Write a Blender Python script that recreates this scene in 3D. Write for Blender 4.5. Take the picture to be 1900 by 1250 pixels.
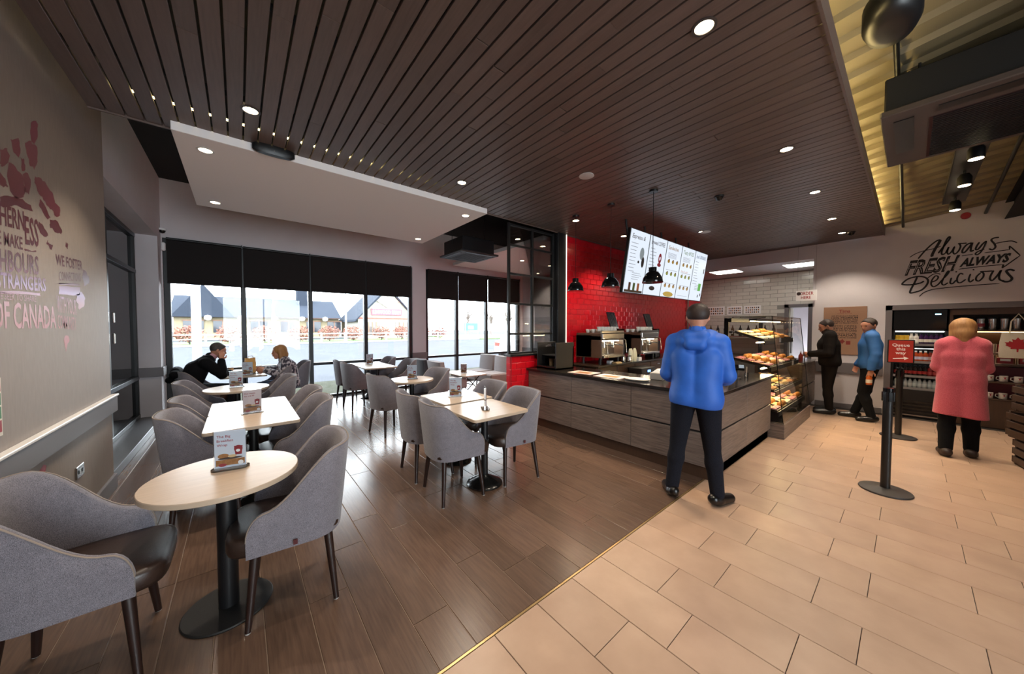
import bpy, math, random
import numpy as np
from mathutils import Matrix, Vector
for _o in list(bpy.data.objects): bpy.data.objects.remove(_o)
scene = bpy.context.scene
col = scene.collection
rnd = random.Random(7)
R = math.radians

# ---------------------------------------------------------------- camera
FPX = 612.0; EYE = 1.56
YAW = R(39.63); PIT = math.atan(18 / 612.0)
_fw = np.array([math.sin(YAW), math.cos(YAW), 0]); _rt = np.array([math.cos(YAW), -math.sin(YAW), 0]); _up = np.array([0, 0, 1.0])
CF = _fw * math.cos(PIT) - _up * math.sin(PIT); CU = _up * math.cos(PIT) + _fw * math.sin(PIT); CE = np.array([0, 0, EYE])
def ray(x, y): return CF + _rt * (x - 950) / FPX + CU * (625 - y) / FPX
def PZ(x, y, z=0.0): d = ray(x, y); return CE + d * (z - EYE) / d[2]      # photo pixel -> point on a level plane
def PX(x, y, X): d = ray(x, y); return CE + d * X / d[0]                   # -> point on a wall X = const
def PY(x, y, Y): d = ray(x, y); return CE + d * Y / d[1]                   # -> point on a wall Y = const
cam = bpy.data.cameras.new('camera'); cam.sensor_width = 36; cam.sensor_fit = 'HORIZONTAL'; cam.lens = 36 * FPX / 1900
cam.clip_start = 0.05; cam.clip_end = 400
camo = bpy.data.objects.new('camera', cam); col.objects.link(camo)
m = Matrix.Identity(4)
for i in range(3): m[i][0] = _rt[i]; m[i][1] = CU[i]; m[i][2] = -CF[i]; m[i][3] = CE[i]
camo.matrix_world = m
scene.camera = camo

# ---------------------------------------------------------------- sky, exposure
world = bpy.data.worlds.new('overcast_sky'); scene.world = world; world.use_nodes = True
_bg = world.node_tree.nodes['Background']; _bg.inputs['Color'].default_value = (0.86, 0.93, 1.0, 1); _bg.inputs['Strength'].default_value = 13.5
vs = scene.view_settings
vs.view_transform = 'Standard'; vs.look = 'None'; vs.gamma = 1.0; vs.use_curve_mapping = False
vs.exposure = 0.25
scene.cycles.max_bounces = 8; scene.cycles.diffuse_bounces = 6; scene.cycles.glossy_bounces = 3; scene.cycles.transmission_bounces = 4
scene.cycles.transparent_max_bounces = 12; scene.cycles.caustics_reflective = False; scene.cycles.caustics_refractive = False
scene.cycles.sample_clamp_indirect = 6.0

# ---------------------------------------------------------------- materials
MATS = {}
def _bsdf(name):
    mt = bpy.data.materials.new(name); mt.use_nodes = True
    return mt, mt.node_tree, mt.node_tree.nodes['Principled BSDF']
def rgb(h):
    v = [int(h[i:i + 2], 16) / 255 for i in (0, 2, 4)]
    return tuple(c / 12.92 if c <= .04045 else ((c + .055) / 1.055) ** 2.4 for c in v) + (1,)
def mat(name, c, rough=.5, metal=0., spec=.5, c2=None, scale=8., stretch=(1, 1, 1), bump=0., bscale=None, rand=0., coat=0., detail=4., contrast=.5, rr=0.):
    """procedural material: base colour mixed with c2 by (stretched) noise, bump, per-object random tint"""
    if name in MATS: return MATS[name]
    mt, nt, b = _bsdf(name); N = nt.nodes; L = nt.links
    c = rgb(c) if isinstance(c, str) else c
    b.inputs['Base Color'].default_value = c; b.inputs['Roughness'].default_value = rough; b.inputs['Metallic'].default_value = metal
    b.inputs['Specular IOR Level'].default_value = spec
    if coat: b.inputs['Coat Weight'].default_value = coat; b.inputs['Coat Roughness'].default_value = .08
    out = None
    if c2 is not None or bump:
        tc = N.new('ShaderNodeTexCoord'); mp = N.new('ShaderNodeMapping'); mp.inputs['Scale'].default_value = stretch
        L.new(tc.outputs['Object'], mp.inputs['Vector'])
        vec = mp.outputs['Vector']
        if rand or rr:
            oi = N.new('ShaderNodeObjectInfo'); ad = N.new('ShaderNodeVectorMath'); ad.operation = 'ADD'
            ml = N.new('ShaderNodeVectorMath'); ml.operation = 'SCALE'; ml.inputs[0].default_value = (37, 53, 71); L.new(oi.outputs['Random'], ml.inputs['Scale'])
            L.new(mp.outputs['Vector'], ad.inputs[0]); L.new(ml.outputs['Vector'], ad.inputs[1]); vec = ad.outputs['Vector']
        nz = N.new('ShaderNodeTexNoise'); nz.inputs['Scale'].default_value = scale; nz.inputs['Detail'].default_value = detail
        L.new(vec, nz.inputs['Vector'])
        if c2 is not None:
            rp = N.new('ShaderNodeValToRGB'); rp.color_ramp.elements[0].position = .5 - contrast * .5; rp.color_ramp.elements[1].position = .5 + contrast * .5
            rp.color_ramp.elements[0].color = c; rp.color_ramp.elements[1].color = rgb(c2) if isinstance(c2, str) else c2
            L.new(nz.outputs['Fac'], rp.inputs['Fac']); out = rp.outputs['Color']
        if bump:
            n2 = nz
            if bscale:
                n2 = N.new('ShaderNodeTexNoise'); n2.inputs['Scale'].default_value = bscale; n2.inputs['Detail'].default_value = 2; L.new(vec, n2.inputs['Vector'])
            bp = N.new('ShaderNodeBump'); bp.inputs['Strength'].default_value = bump; bp.inputs['Distance'].default_value = .01
            L.new(n2.outputs['Fac'], bp.inputs['Height']); L.new(bp.outputs['Normal'], b.inputs['Normal'])
    if rand:
        oi = N.new('ShaderNodeObjectInfo'); mr = N.new('ShaderNodeMapRange'); mr.inputs['To Min'].default_value = 1 - rand; mr.inputs['To Max'].default_value = 1 + rand
        L.new(oi.outputs['Random'], mr.inputs['Value'])
        hs = N.new('ShaderNodeHueSaturation'); L.new(mr.outputs['Result'], hs.inputs['Value'])
        if out: L.new(out, hs.inputs['Color'])
        else: hs.inputs['Color'].default_value = c
        out = hs.outputs['Color']
    if out: L.new(out, b.inputs['Base Color'])
    MATS[name] = mt; return mt
def emis(name, c, s):
    if name in MATS: return MATS[name]
    mt, nt, b = _bsdf(name); c = rgb(c) if isinstance(c, str) else c
    b.inputs['Base Color'].default_value = (0, 0, 0, 1); b.inputs['Emission Color'].default_value = c; b.inputs['Emission Strength'].default_value = s
    b.inputs['Roughness'].default_value = .3
    MATS[name] = mt; return mt
def glass(name, tint=(1, 1, 1, 1), refl=1.0, rough=0.0):
    """thin clear sheet: see-through with a Fresnel reflection"""
    if name in MATS: return MATS[name]
    mt = bpy.data.materials.new(name); mt.use_nodes = True; nt = mt.node_tree; N = nt.nodes; L = nt.links
    for n in list(N): N.remove(n)
    o = N.new('ShaderNodeOutputMaterial'); tr = N.new('ShaderNodeBsdfTransparent'); tr.inputs['Color'].default_value = tint
    gl = N.new('ShaderNodeBsdfGlossy'); gl.inputs['Roughness'].default_value = rough
    fr = N.new('ShaderNodeFresnel'); fr.inputs['IOR'].default_value = 1.45
    ml = N.new('ShaderNodeMath'); ml.operation = 'MULTIPLY'; ml.inputs[1].default_value = refl; L.new(fr.outputs[0], ml.inputs[0])
    mx = N.new('ShaderNodeMixShader'); L.new(ml.outputs[0], mx.inputs[0]); L.new(tr.outputs[0], mx.inputs[1]); L.new(gl.outputs[0], mx.inputs[2])
    L.new(mx.outputs[0], o.inputs['Surface']); MATS[name] = mt; return mt
def fabric(name, c1, c2, sc=800., sheen=.25):
    if name in MATS: return MATS[name]
    mt, nt, b = _bsdf(name); N = nt.nodes; L = nt.links
    tc = N.new('ShaderNodeTexCoord')
    w1 = N.new('ShaderNodeTexNoise'); w1.inputs['Scale'].default_value = sc; w1.inputs['Detail'].default_value = 1
    w2 = N.new('ShaderNodeTexNoise'); w2.inputs['Scale'].default_value = 28; w2.inputs['Detail'].default_value = 3
    mp = N.new('ShaderNodeMapping'); mp.inputs['Scale'].default_value = (1, 1, .35); L.new(tc.outputs['Object'], mp.inputs['Vector']); L.new(mp.outputs['Vector'], w1.inputs['Vector'])
    L.new(tc.outputs['Object'], w2.inputs['Vector'])
    mx = N.new('ShaderNodeMix'); mx.data_type = 'FLOAT'; mx.inputs[0].default_value = .12; L.new(w1.outputs['Fac'], mx.inputs[2]); L.new(w2.outputs['Fac'], mx.inputs[3])
    rp = N.new('ShaderNodeValToRGB'); rp.color_ramp.elements[0].position = .36; rp.color_ramp.elements[1].position = .64
    rp.color_ramp.elements[0].color = rgb(c1); rp.color_ramp.elements[1].color = rgb(c2)
    L.new(mx.outputs[0], rp.inputs['Fac']); L.new(rp.outputs['Color'], b.inputs['Base Color'])
    bp = N.new('ShaderNodeBump'); bp.inputs['Strength'].default_value = .35; bp.inputs['Distance'].default_value = .004; L.new(w1.outputs['Fac'], bp.inputs['Height']); L.new(bp.outputs['Normal'], b.inputs['Normal'])
    b.inputs['Roughness'].default_value = .95; b.inputs['Specular IOR Level'].default_value = .2; b.inputs['Sheen Weight'].default_value = sheen
    MATS[name] = mt; return mt

# ---------------------------------------------------------------- mesh helpers
class MB:
    def __init__(s): s.v = []; s.f = []
    def add(s, vs, fs):
        o = len(s.v); s.v += [tuple(float(c) for c in p) for p in vs]; s.f += [tuple(i + o for i in f) for f in fs]; return s
    def box(s, x0, x1, y0, y1, z0, z1, ch=0.):
        if not ch:
            vs = [(x, y, z) for x in (x0, x1) for y in (y0, y1) for z in (z0, z1)]
            return s.add(vs, [(0, 1, 3, 2), (4, 6, 7, 5), (0, 4, 5, 1), (2, 3, 7, 6), (0, 2, 6, 4), (1, 5, 7, 3)])
        lo = (x0, y0, z0); hi = (x1, y1, z1); vs = []; ix = {}
        ch = min(ch, .49 * (x1 - x0), .49 * (y1 - y0), .49 * (z1 - z0))
        for cx in (0, 1):
            for cy in (0, 1):
                for cz in (0, 1):
                    cc = (cx, cy, cz)
                    for a in range(3):      # vertex on the face normal to axis a
                        p = [0, 0, 0]
                        for b_ in range(3):
                            e = (lo, hi)[cc[b_]][b_]
                            p[b_] = e if b_ == a else e + (ch if cc[b_] == 0 else -ch)
                        ix[cc + (a,)] = len(vs); vs.append(tuple(p))
        fs = []
        for a in range(3):
            b_, c_ = (a + 1) % 3, (a + 2) % 3
            for sd in (0, 1):
                q = []
                for (u, w) in ((0, 0), (1, 0), (1, 1), (0, 1)):
                    k = [0, 0, 0]; k[a] = sd; k[b_] = u; k[c_] = w; q.append(ix[tuple(k) + (a,)])
                fs.append(tuple(q if sd else q[::-1]))
            for u in (0, 1):                # bevel along axis a
                for w in (0, 1):
                    k0 = [0, 0, 0]; k0[b_] = u; k0[c_] = w; k1 = list(k0); k1[a] = 1
                    q = [ix[tuple(k0) + (b_,)], ix[tuple(k1) + (b_,)], ix[tuple(k1) + (c_,)], ix[tuple(k0) + (c_,)]]
                    fs.append(tuple(q if u == w else q[::-1]))
        for cc in [(i, j, k) for i in (0, 1) for j in (0, 1) for k in (0, 1)]:
            q = [ix[cc + (0,)], ix[cc + (1,)], ix[cc + (2,)]]
            fs.append(tuple(q if sum(cc) % 2 else q[::-1]))
        return s.add(vs, fs)
    def cyl(s, p0, p1, r0, r1=None, n=16, caps=True):
        r1 = r0 if r1 is None else r1
        a = Vector(p0); b = Vector(p1); d = (b - a).normalized()
        u = d.orthogonal().normalized(); w = d.cross(u)
        vs = []
        for (c, r) in ((a, r0), (b, r1)):
            for i in range(n): t = 2 * math.pi * i / n; vs.append(c + (u * math.cos(t) + w * math.sin(t)) * r)
        fs = [(i, (i + 1) % n, n + (i + 1) % n, n + i) for i in range(n)]
        if caps: fs += [tuple(range(n))[::-1], tuple(range(n, 2 * n))]
        return s.add(vs, fs)
    def lathe(s, prof, n=24, c=(0, 0, 0), sx=1., sy=1.):
        vs = []; fs = []; m_ = len(prof)
        for i in range(n):
            t = 2 * math.pi * i / n
            for (r, z) in prof: vs.append((c[0] + r * sx * math.cos(t), c[1] + r * sy * math.sin(t), c[2] + z))
        for i in range(n):
            j = (i + 1) % n
            for k in range(m_ - 1): fs.append((i * m_ + k, j * m_ + k, j * m_ + k + 1, i * m_ + k + 1))
        if prof[0][0] > 1e-5: fs.append(tuple(i * m_ for i in range(n))[::-1])
        if prof[-1][0] > 1e-5: fs.append(tuple(i * m_ + m_ - 1 for i in range(n)))
        return s.add(vs, fs)
    def tube(s, path, r, n=8, closed=False):
        P = [Vector(p) for p in path]; k = len(P); vs = []; fs = []; u = None
        for i in range(k):
            if closed: d = (P[(i + 1) % k] - P[i - 1])
            else: d = P[min(i + 1, k - 1)] - P[max(i - 1, 0)]
            d.normalize()
            if u is None: u = d.orthogonal().normalized()
            u = (u - d * u.dot(d)); u.normalize(); w = d.cross(u)
            rr = r[i] if isinstance(r, (list, tuple)) else r
            for j in range(n): t = 2 * math.pi * j / n; vs.append(P[i] + (u * math.cos(t) + w * math.sin(t)) * rr)
        for i in range(k if closed else k - 1):
            a = i * n; b = ((i + 1) % k) * n
            for j in range(n): fs.append((a + j, a + (j + 1) % n, b + (j + 1) % n, b + j))
        if not closed: fs += [tuple(range(n))[::-1], tuple(range((k - 1) * n, k * n))]
        return s.add(vs, fs)
    def loft(s, rows, close_v=True, cap=True):
        n = len(rows[0]); vs = [p for r_ in rows for p in r_]; fs = []
        for i in range(len(rows) - 1):
            for j in range(n if close_v else n - 1):
                k = (j + 1) % n; fs.append((i * n + j, i * n + k, (i + 1) * n + k, (i + 1) * n + j))
        if cap and close_v: fs += [tuple(range(n))[::-1], tuple(range((len(rows) - 1) * n, len(rows) * n))]
        return s.add(vs, fs)
    def prism(s, poly, a, b, axis='z'):
        """extrude a 2-D polygon along an axis from a to b"""
        f = {'z': lambda p, t: (p[0], p[1], t), 'x': lambda p, t: (t, p[0], p[1]), 'y': lambda p, t: (p[0], t, p[1])}[axis]
        n = len(poly); vs = [f(p, a) for p in poly] + [f(p, b) for p in poly]
        return s.add(vs, [tuple(range(n))[::-1], tuple(range(n, 2 * n))] + [(i, (i + 1) % n, n + (i + 1) % n, n + i) for i in range(n)])
    def mesh(s, name, material, smooth=None):
        me = bpy.data.meshes.new(name); me.from_pydata(s.v, [], s.f); me.materials.append(material)
        if smooth is not None:
            me.shade_smooth(); me.set_sharp_from_angle(angle=R(smooth))
        me.update(); return me
    def build(s, name, material, parent=None, smooth=None, loc=(0, 0, 0), rz=0., fix=True):
        me = s.mesh(name, material, smooth)
        if fix: fix_normals(me)
        return link(name, me, parent, loc, rz)
def fix_normals(me):
    import bmesh
    bm = bmesh.new(); bm.from_mesh(me); bmesh.ops.recalc_face_normals(bm, faces=bm.faces); bm.to_mesh(me); bm.free()
def link(name, me, parent=None, loc=(0, 0, 0), rz=0.):
    o = bpy.data.objects.new(name, me); col.objects.link(o); o.location = loc; o.rotation_euler = (0, 0, rz)
    if parent is not None: o.parent = parent
    return o
def tag(o, label, cat, group=None):
    o['label'] = label; o['category'] = cat
    if group: o['group'] = group
    return o
def thing(name, label, cat, loc=(0, 0, 0), rz=0., group=None):
    return tag(link(name, None, None, loc, rz), label, cat, group)
def struct(o): o['kind'] = 'structure'; return o
def copy_tree(o, parent=None):
    c = o.copy(); col.objects.link(c); c.parent = parent
    for ch in o.children: copy_tree(ch, c)
    return c
_tc = {}
_cu = bpy.data.curves.new('t', 'FONT'); _cu.body = 'H'; _ob = bpy.data.objects.new('t', _cu); _me = bpy.data.meshes.new_from_object(_ob); _CAP = max(p.co[1] for p in _me.vertices)
bpy.data.objects.remove(_ob); bpy.data.curves.remove(_cu); bpy.data.meshes.remove(_me)
def text_geo(s, bold=0.):
    """lettering outline as flat triangles, unit cap height, left aligned at 0"""
    if (s, bold) in _tc: return _tc[(s, bold)]
    cu = bpy.data.curves.new('t', 'FONT'); cu.body = s; cu.resolution_u = 2; cu.fill_mode = 'FRONT'; cu.offset = bold
    ob = bpy.data.objects.new('t', cu); me = bpy.data.meshes.new_from_object(ob)
    v = np.array([p.co[:2] for p in me.vertices]) if len(me.vertices) else np.zeros((1, 2)); f = [tuple(p.vertices) for p in me.polygons]
    bpy.data.objects.remove(ob); bpy.data.curves.remove(cu); bpy.data.meshes.remove(me)
    v = v - [v[:, 0].min(), 0]; v = v / _CAP
    _tc[(s, bold)] = (v, f); return v, f
def text(name, s, o, ux, uz, h, material, parent=None, width=None, bold=0., slant=0., center=False):
    """flat lettering: o = lower-left point, ux / uz = unit directions of writing and up, h = cap height; width squeezes"""
    v, f = text_geo(s, bold); w = v[:, 0].max(); kx = h if width is None else width / w
    o = np.array(o, float); ux = np.array(ux, float); uz = np.array(uz, float)
    off = -.5 * w * kx if center else 0.
    P = [o + ux * (p[0] * kx + off + slant * p[1] * h) + uz * p[1] * h for p in v]
    mb = MB(); mb.add(P, f); return mb.build(name, material, parent, fix=False)
def ribbon(mb, pts, w, o, ux, uz):
    """a flat brush stroke through 2-D points (metres) with round-ish ends"""
    P = [Vector((p[0], p[1], 0)) for p in pts]
    # Catmull-Rom subdivision
    Q = []
    for i in range(len(P) - 1):
        p0 = P[max(i - 1, 0)]; p1 = P[i]; p2 = P[i + 1]; p3 = P[min(i + 2, len(P) - 1)]
        for k in range(4):
            t = k / 4; Q.append(.5 * ((2 * p1) + (p2 - p0) * t + (2 * p0 - 5 * p1 + 4 * p2 - p3) * t * t + (3 * p1 - p0 - 3 * p2 + p3) * t ** 3))
    Q.append(P[-1]); vs = []; n = len(Q)
    o = np.array(o); ux = np.array(ux); uz = np.array(uz)
    for i, q in enumerate(Q):
        d = (Q[min(i + 1, n - 1)] - Q[max(i - 1, 0)]).normalized(); nn = Vector((-d.y, d.x, 0))
        ww = w * .5 * (0.55 if i in (0, n - 1) else 1.)
        for sg in (1, -1): p = q + nn * ww * sg; vs.append(o + ux * p.x + uz * p.y)
    mb.add(vs, [(2 * i, 2 * i + 1, 2 * i + 3, 2 * i + 2) for i in range(n - 1)])
# ---------------------------------------------------------------- palette
WHITE = mat('painted_plaster_white', 'd2cccf', .75, c2='cbc5c8', scale=3, bump=.03, bscale=90)
BEIGE = mat('vinyl_wallcovering_taupe', '93867c', .6, c2='8b7e75', scale=60, stretch=(1, 1, .2), bump=.04)
GREYP = mat('painted_grey_trim', '6f6a6c', .45)
BLACKM = mat('black_powder_coat', '111113', .42)
BLACKG = mat('black_gloss', '0a0a0c', .12)
VOID = mat('black_painted_soffit', '0c0c0d', .8)
STEEL = mat('brushed_steel', 'b9b6b2', .25, 1.0)
DSTEEL = mat('dark_steel', '4a4846', .35, .9)
SLATM = mat('ceiling_board_walnut', '64514a', .45, c2='4d3e37', scale=6, stretch=(14, .8, 14), rand=.14, bump=.05, contrast=.8)
PLANKM = mat('floor_plank_oak', '6b5446', .25, c2='4c3b31', scale=5, stretch=(16, 1.1, 16), rand=.16, bump=.06, contrast=.9, spec=.45)
TILEM = mat('floor_tile_sandstone', 'bd9f88', .34, c2='a2846f', scale=4, rand=.05, bump=.04, bscale=60, contrast=.7, detail=8)
GROUT = mat('dark_grout', '2b2421', .9)
GROUTW = mat('wood_floor_grout', '85705f', .9)
REDT = mat('red_glazed_tile', 'c80d1e', .28, rand=.07, coat=.15, c2='b80a1a', scale=20, bump=.02, bscale=14)
REDG = mat('red_grout', 'c8323a', .7)
WTILE = mat('white_glazed_tile', 'cfcbc2', .16, rand=.04, bump=.04, bscale=14)
WGROUT = mat('grey_tile_grout', '8f8b85', .8)
LAMI = mat('counter_laminate_greybrown', '85746a', .45, c2='4d413a', scale=3.5, stretch=(1.2, 1.2, 26), rand=.08, bump=.05, contrast=.55)
TOPM = mat('counter_top_dark', '1e1a18', .18)
WALN = mat('cabinet_walnut', '4a3222', .45, c2='38251a', scale=6, stretch=(14, 14, 1), contrast=.8)
WINGL = glass('window_glass', (.97, .985, .98, 1), .9)
CASEG = glass('case_glass', (.93, .93, .92, 1), 1.)
ACRYL = glass('acrylic', (.95, .95, .95, 1), 1.2)
LAMPW = emis('lamp_warm', (1., .78, .5, 1), 30.)

# ---------------------------------------------------------------- floor
XL, XR, YF, YN = -1.0, 8.94, 8.2, -4.5
f = struct(MB().box(-1.4, 11.0, YN, YF + .3, -.25, -.012).build('floor', GROUT))
f2 = struct(MB().box(-1.3, 7.25, 1.325, YF, -.011, -.0035).build('floor_grout_bed', GROUTW)); 
pk = {}
def plank_mesh(w, l):
    k = (round(w, 3), round(l, 3))
    if k not in pk: me = MB().box(0, k[0], 0, k[1], -.012, 0, .0018).mesh('plank', PLANKM); fix_normals(me); pk[k] = me
    return pk[k]
W = .2; x = -1.125
while x < 7.2:
    y = 1.325 if x < 4.4 else 4.0
    y1 = YF
    first = rnd.choice([.3, .55, .8, 1.05, 1.2])
    while y < y1 - .02:
        l = min(first, y1 - y); first = 1.2
        w = W - .004
        if x + w > 3.68 and y < 4.0 and x < 4.4:
            w = min(w, 3.72 - x)
        if w > .03: link('plank', plank_mesh(w, l - .004), f2, (x + .002, y + .002, 0))
        y += l
    x += W
edge = struct(MB().box(-1.0, 3.8, 1.312, 1.324, -.01, .0015).build('trim_1', mat('brass_edge', 'b09468', .3, .8)))
tk = {}
def tile_mesh(w, l):
    k = (round(w, 3), round(l, 3))
    if k not in tk: me = MB().box(0, k[0], 0, k[1], -.012, 0, .0015).mesh('floor_tile', TILEM); fix_normals(me); tk[k] = me
    return tk[k]
ft = struct(MB().box(-1.0, XR, YN, 1.311, -.0119, -.006).build('floor_tile_bed', GROUT))
far_t = []
for i in range(-8, 26):
    x0 = 1.27 + .3 * (i - 0)
    if x0 + .3 > XR + .01: break
    off = .92 if i % 2 == 0 else .72
    y = off - .595 * 12
    while y < 1.31:
        y0, y1 = max(y, YN), min(y + .595, 1.311)
        if y1 - y0 > .02:
            if y0 > -2.1 and x0 > .2: link('floor_tile', tile_mesh(.2965, y1 - y0 - .0035), ft, (x0 + .0017, y0 + .0017, 0))
            else: far_t.append((x0, y0, y1))
        y += .595
mb = MB()
for (x0, y0, y1) in far_t: mb.box(x0 + .0017, x0 + .2983, y0 + .0017, y1 - .0017, -.012, 0)
o = mb.build('floor_tile_field', TILEM, ft); o['kind'] = 'stuff'

# ---------------------------------------------------------------- walls
def wall(name, boxes, m_):
    mb = MB()
    for b in boxes: mb.box(*b)
    return struct(mb.build(name, m_))
ZT = 4.1
wl = wall('wall_left', [(-1.35, -1.0, YN, 4.92, 0, 5.2), (-1.35, -1.0, 4.92, 7.9, 3.05, ZT), (-1.35, -1.0, 7.9, YF, 0, ZT)], WHITE)
wall('wall_left_panel', [(-1.0, -.96, YN, 4.9, .1, 5.0)], BEIGE)
wf = wall('wall_far', [(-1.35, -.985, YF, YF + .3, 0, ZT), (-.985, 7.3, YF, YF + .3, 3.1, ZT), (3.46, 3.83, YF, YF + .3, 0, 3.1), (7.14, 7.3, YF, YF + .3, 0, 3.1)], WHITE)
wall('wall_dining_end', [(7.25, 7.45, 4.12, YF, 0, ZT)], WHITE)
wall('wall_right', [(XR, 9.1, .29, 1.27, 0, 4.6), (XR, 9.1, -2.3, .29, 1.95, 4.6), (XR, 9.1, YN, -2.3, 0, 4.6), (XR, 9.1, 1.27, 4.0, 2.94, 3.6)], WHITE)
wall('wall_near', [(-1.0, 9.1, YN - .2, YN, 0, .3), (-1.0, 9.1, YN - .2, YN, 3.0, 5.4), (-1.0, -.6, YN - .2, YN, .3, 3.0), (2.6, 9.1, YN - .2, YN, .3, 3.0)], WHITE)
w3 = struct(MB().box(-.6, 2.6, YN - .12, YN - .1, .3, 3.0).build('window_3', WINGL))
for i in range(3):
    MB().box(-.6 + i * 1.6 - .03, -.6 + i * 1.6 + .03, YN - .15, YN - .05, .3, 3.0).build('mullion', BLACKM, w3)
wall('wall_alcove', [(9.62, 9.7, -2.4, .36, 0, 2.1), (9.0, 9.7, -2.4, -2.3, 0, 2.1), (9.0, 9.7, .29, .36, 0, 2.1), (9.0, 9.7, -2.4, .36, 1.96, 2.1)], VOID)
# kitchen shell
wall('wall_kitchen', [(10.6, 10.8, 1.0, 1.58, 0, 3.2), (10.6, 10.8, 1.95, 4.2, 0, 3.2), (10.6, 10.8, 1.58, 1.95, 2.05, 3.2), (9.1, 10.8, 1.1, 1.27, 0, 3.2)], WGROUT)
wall('ceiling_kitchen', [(9.1, 10.8, 1.0, 4.2, 2.94, 3.0)], WHITE)
wall('wall_passage', [(12.0, 12.1, .8, 2.6, 0, 3.0), (10.8, 12.0, 2.3, 2.4, 0, 3.0), (10.8, 12.0, 1.2, 1.3, 0, 3.0), (10.8, 12.0, 1.2, 2.4, 2.9, 3.0)], WHITE)
# black void above the dining area and pitched metal deck above the till side
wall('ceiling_void', [(-1.35, 11.0, .5, YF + .3, ZT, ZT + .1)], VOID)
wall('wall_bulkhead', [(-1.35, 11.0, .5, .6, 3.45, 5.4), (9.1, 11.0, -.2, .5, 3.4, 5.4)], VOID)
def deck_z(x, y): return 3.32 + .113 * (.39 - y) + .09 * (8.94 - x)
DECKM = mat('galvanised_roof_deck', '857a62', .5, .3)
mb = MB(); rows = []
xs = []; xx = -1.3
while xx < 9.2: xs += [(xx, .0), (xx + .10, .0), (xx + .125, .04), (xx + .225, .04)]; xx += .25
for yy in (YN, -1.5, .52): rows.append([(a, yy, deck_z(a, yy) + h) for a, h in xs])
mb.loft(rows, close_v=False)
struct(mb.build('ceiling_deck', DECKM))
for yy in (-.95, -2.2):                 # steel beams under the deck
    mb = MB()
    mb.box(-1.2, XR, yy - .08, yy + .08, 0, .012); mb.box(-1.2, XR, yy - .006, yy + .006, .012, .24); mb.box(-1.2, XR, yy - .08, yy + .08, .24, .252)
    mb.v = [(a, b, c + deck_z(a, b) - .27) for a, b, c in mb.v]
    struct(mb.build('ceiling_beam', VOID))

# trims on the left wall
struct(MB().box(-.96, -.925, YN, 4.93, .75, .90, .004).build('trim_2', GREYP))
struct(MB().box(-.96, -.915, YN, 4.93, .897, .915, .004).build('trim_3', mat('trim_white', 'e4dfda', .4)))
struct(MB().box(-1.0, -.94, YN, 4.92, 0, .14, .004).build('baseboard_left', GREYP))
mb = MB(); mb.box(-1.36, -.97, 7.86, YF + .0, .75, .90, .004); struct(mb.build('trim_4', GREYP))
struct(MB().box(-1.0, -.975, 7.9, YF, 0, .1).build('baseboard_pier', GREYP))
struct(MB().box(3.44, 3.85, YF - .03, YF, .75, .90, .004).build('trim_5', GREYP))
struct(MB().box(7.22, 7.25, 4.3, YF, .75, .90, .004).build('trim_6', GREYP))
struct(MB().box(XR - .025, XR, .3, 1.2, .68, .88, .004).build('trim_7', GREYP))
struct(MB().box(XR - .02, XR, .3, 1.2, 0, .1, .004).build('baseboard_right', GREYP))
# dark glazed screen in the left recess
wnd = struct(MB().box(-1.30, -1.285, 4.92, 7.9, .12, 3.05).build('window_4', glass('dark_glass', (.03, .035, .04, 1), 1.0)))
for b in ((-1.33, -1.25, 4.92, 4.98, .1, 3.05), (-1.33, -1.25, 7.84, 7.9, .1, 3.05), (-1.33, -1.25, 6.38, 6.44, .1, 3.05)):
    MB().box(*b, .004).build('mullion', BLACKM, wnd)
for z in (.1, .72, 2.42, 2.99): MB().box(-1.33, -1.245, 4.92, 7.9, z, z + .06, .004).build('transom', mat('grey_frame', '3a3c40', .35, .3), wnd)
for (yy, z) in ((6.3, 1.35), (6.3, 1.62), (6.56, 1.35), (6.56, 1.62)):
    MB().box(-1.25, -1.235, yy - .035, yy + .035, z, z + .13, .004).build('push_plate', STEEL, wnd)
struct(MB().box(-1.35, -1.0, 4.92, 7.9, 0, .1, .004).build('window_sill', mat('sill_grey', '56565a', .4)))

# ---------------------------------------------------------------- window wall glazing, blinds
def glazing(name, xs_, mulls):
    x0, x1 = xs_
    w_ = struct(MB().box(x0, x1, YF + .05, YF + .13, 0, .06, .004).build(name, BLACKM))
    MB().box(x0, x1, YF + .05, YF + .13, .73, .79, .004).build('transom', BLACKM, w_)
    MB().box(x0, x1, YF + .05, YF + .13, 3.02, 3.1, .004).build('head_rail', BLACKM, w_)
    for mx in mulls: MB().box(mx - .04, mx + .04, YF + .04, YF + .15, 0, 3.1, .004).build('mullion', BLACKM, w_)
    for a, b in zip(mulls[:-1], mulls[1:]):
        for z0, z1 in ((.06, .73), (.79, 3.02)): MB().box(a + .04, b - .04, YF + .085, YF + .095, z0, z1).build('pane', WINGL, w_)
    return w_
M1 = [-.945, .08, 1.2, 2.33, 3.42]; M2 = [3.87, 4.8, 5.83, 7.1]
glazing('window_1', (-.985, 3.46), M1); glazing('window_2', (3.83, 7.14), M2)
BLIND = mat('blind_fabric_black', '17100f', .85, c2='130d0c', scale=300)
places = ['beside the corner pier', 'second from the corner pier', 'third from the corner pier', 'against the middle pier', 'just past the middle pier', 'in the middle of the far window', 'nearest the end wall']
k = 0
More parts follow.
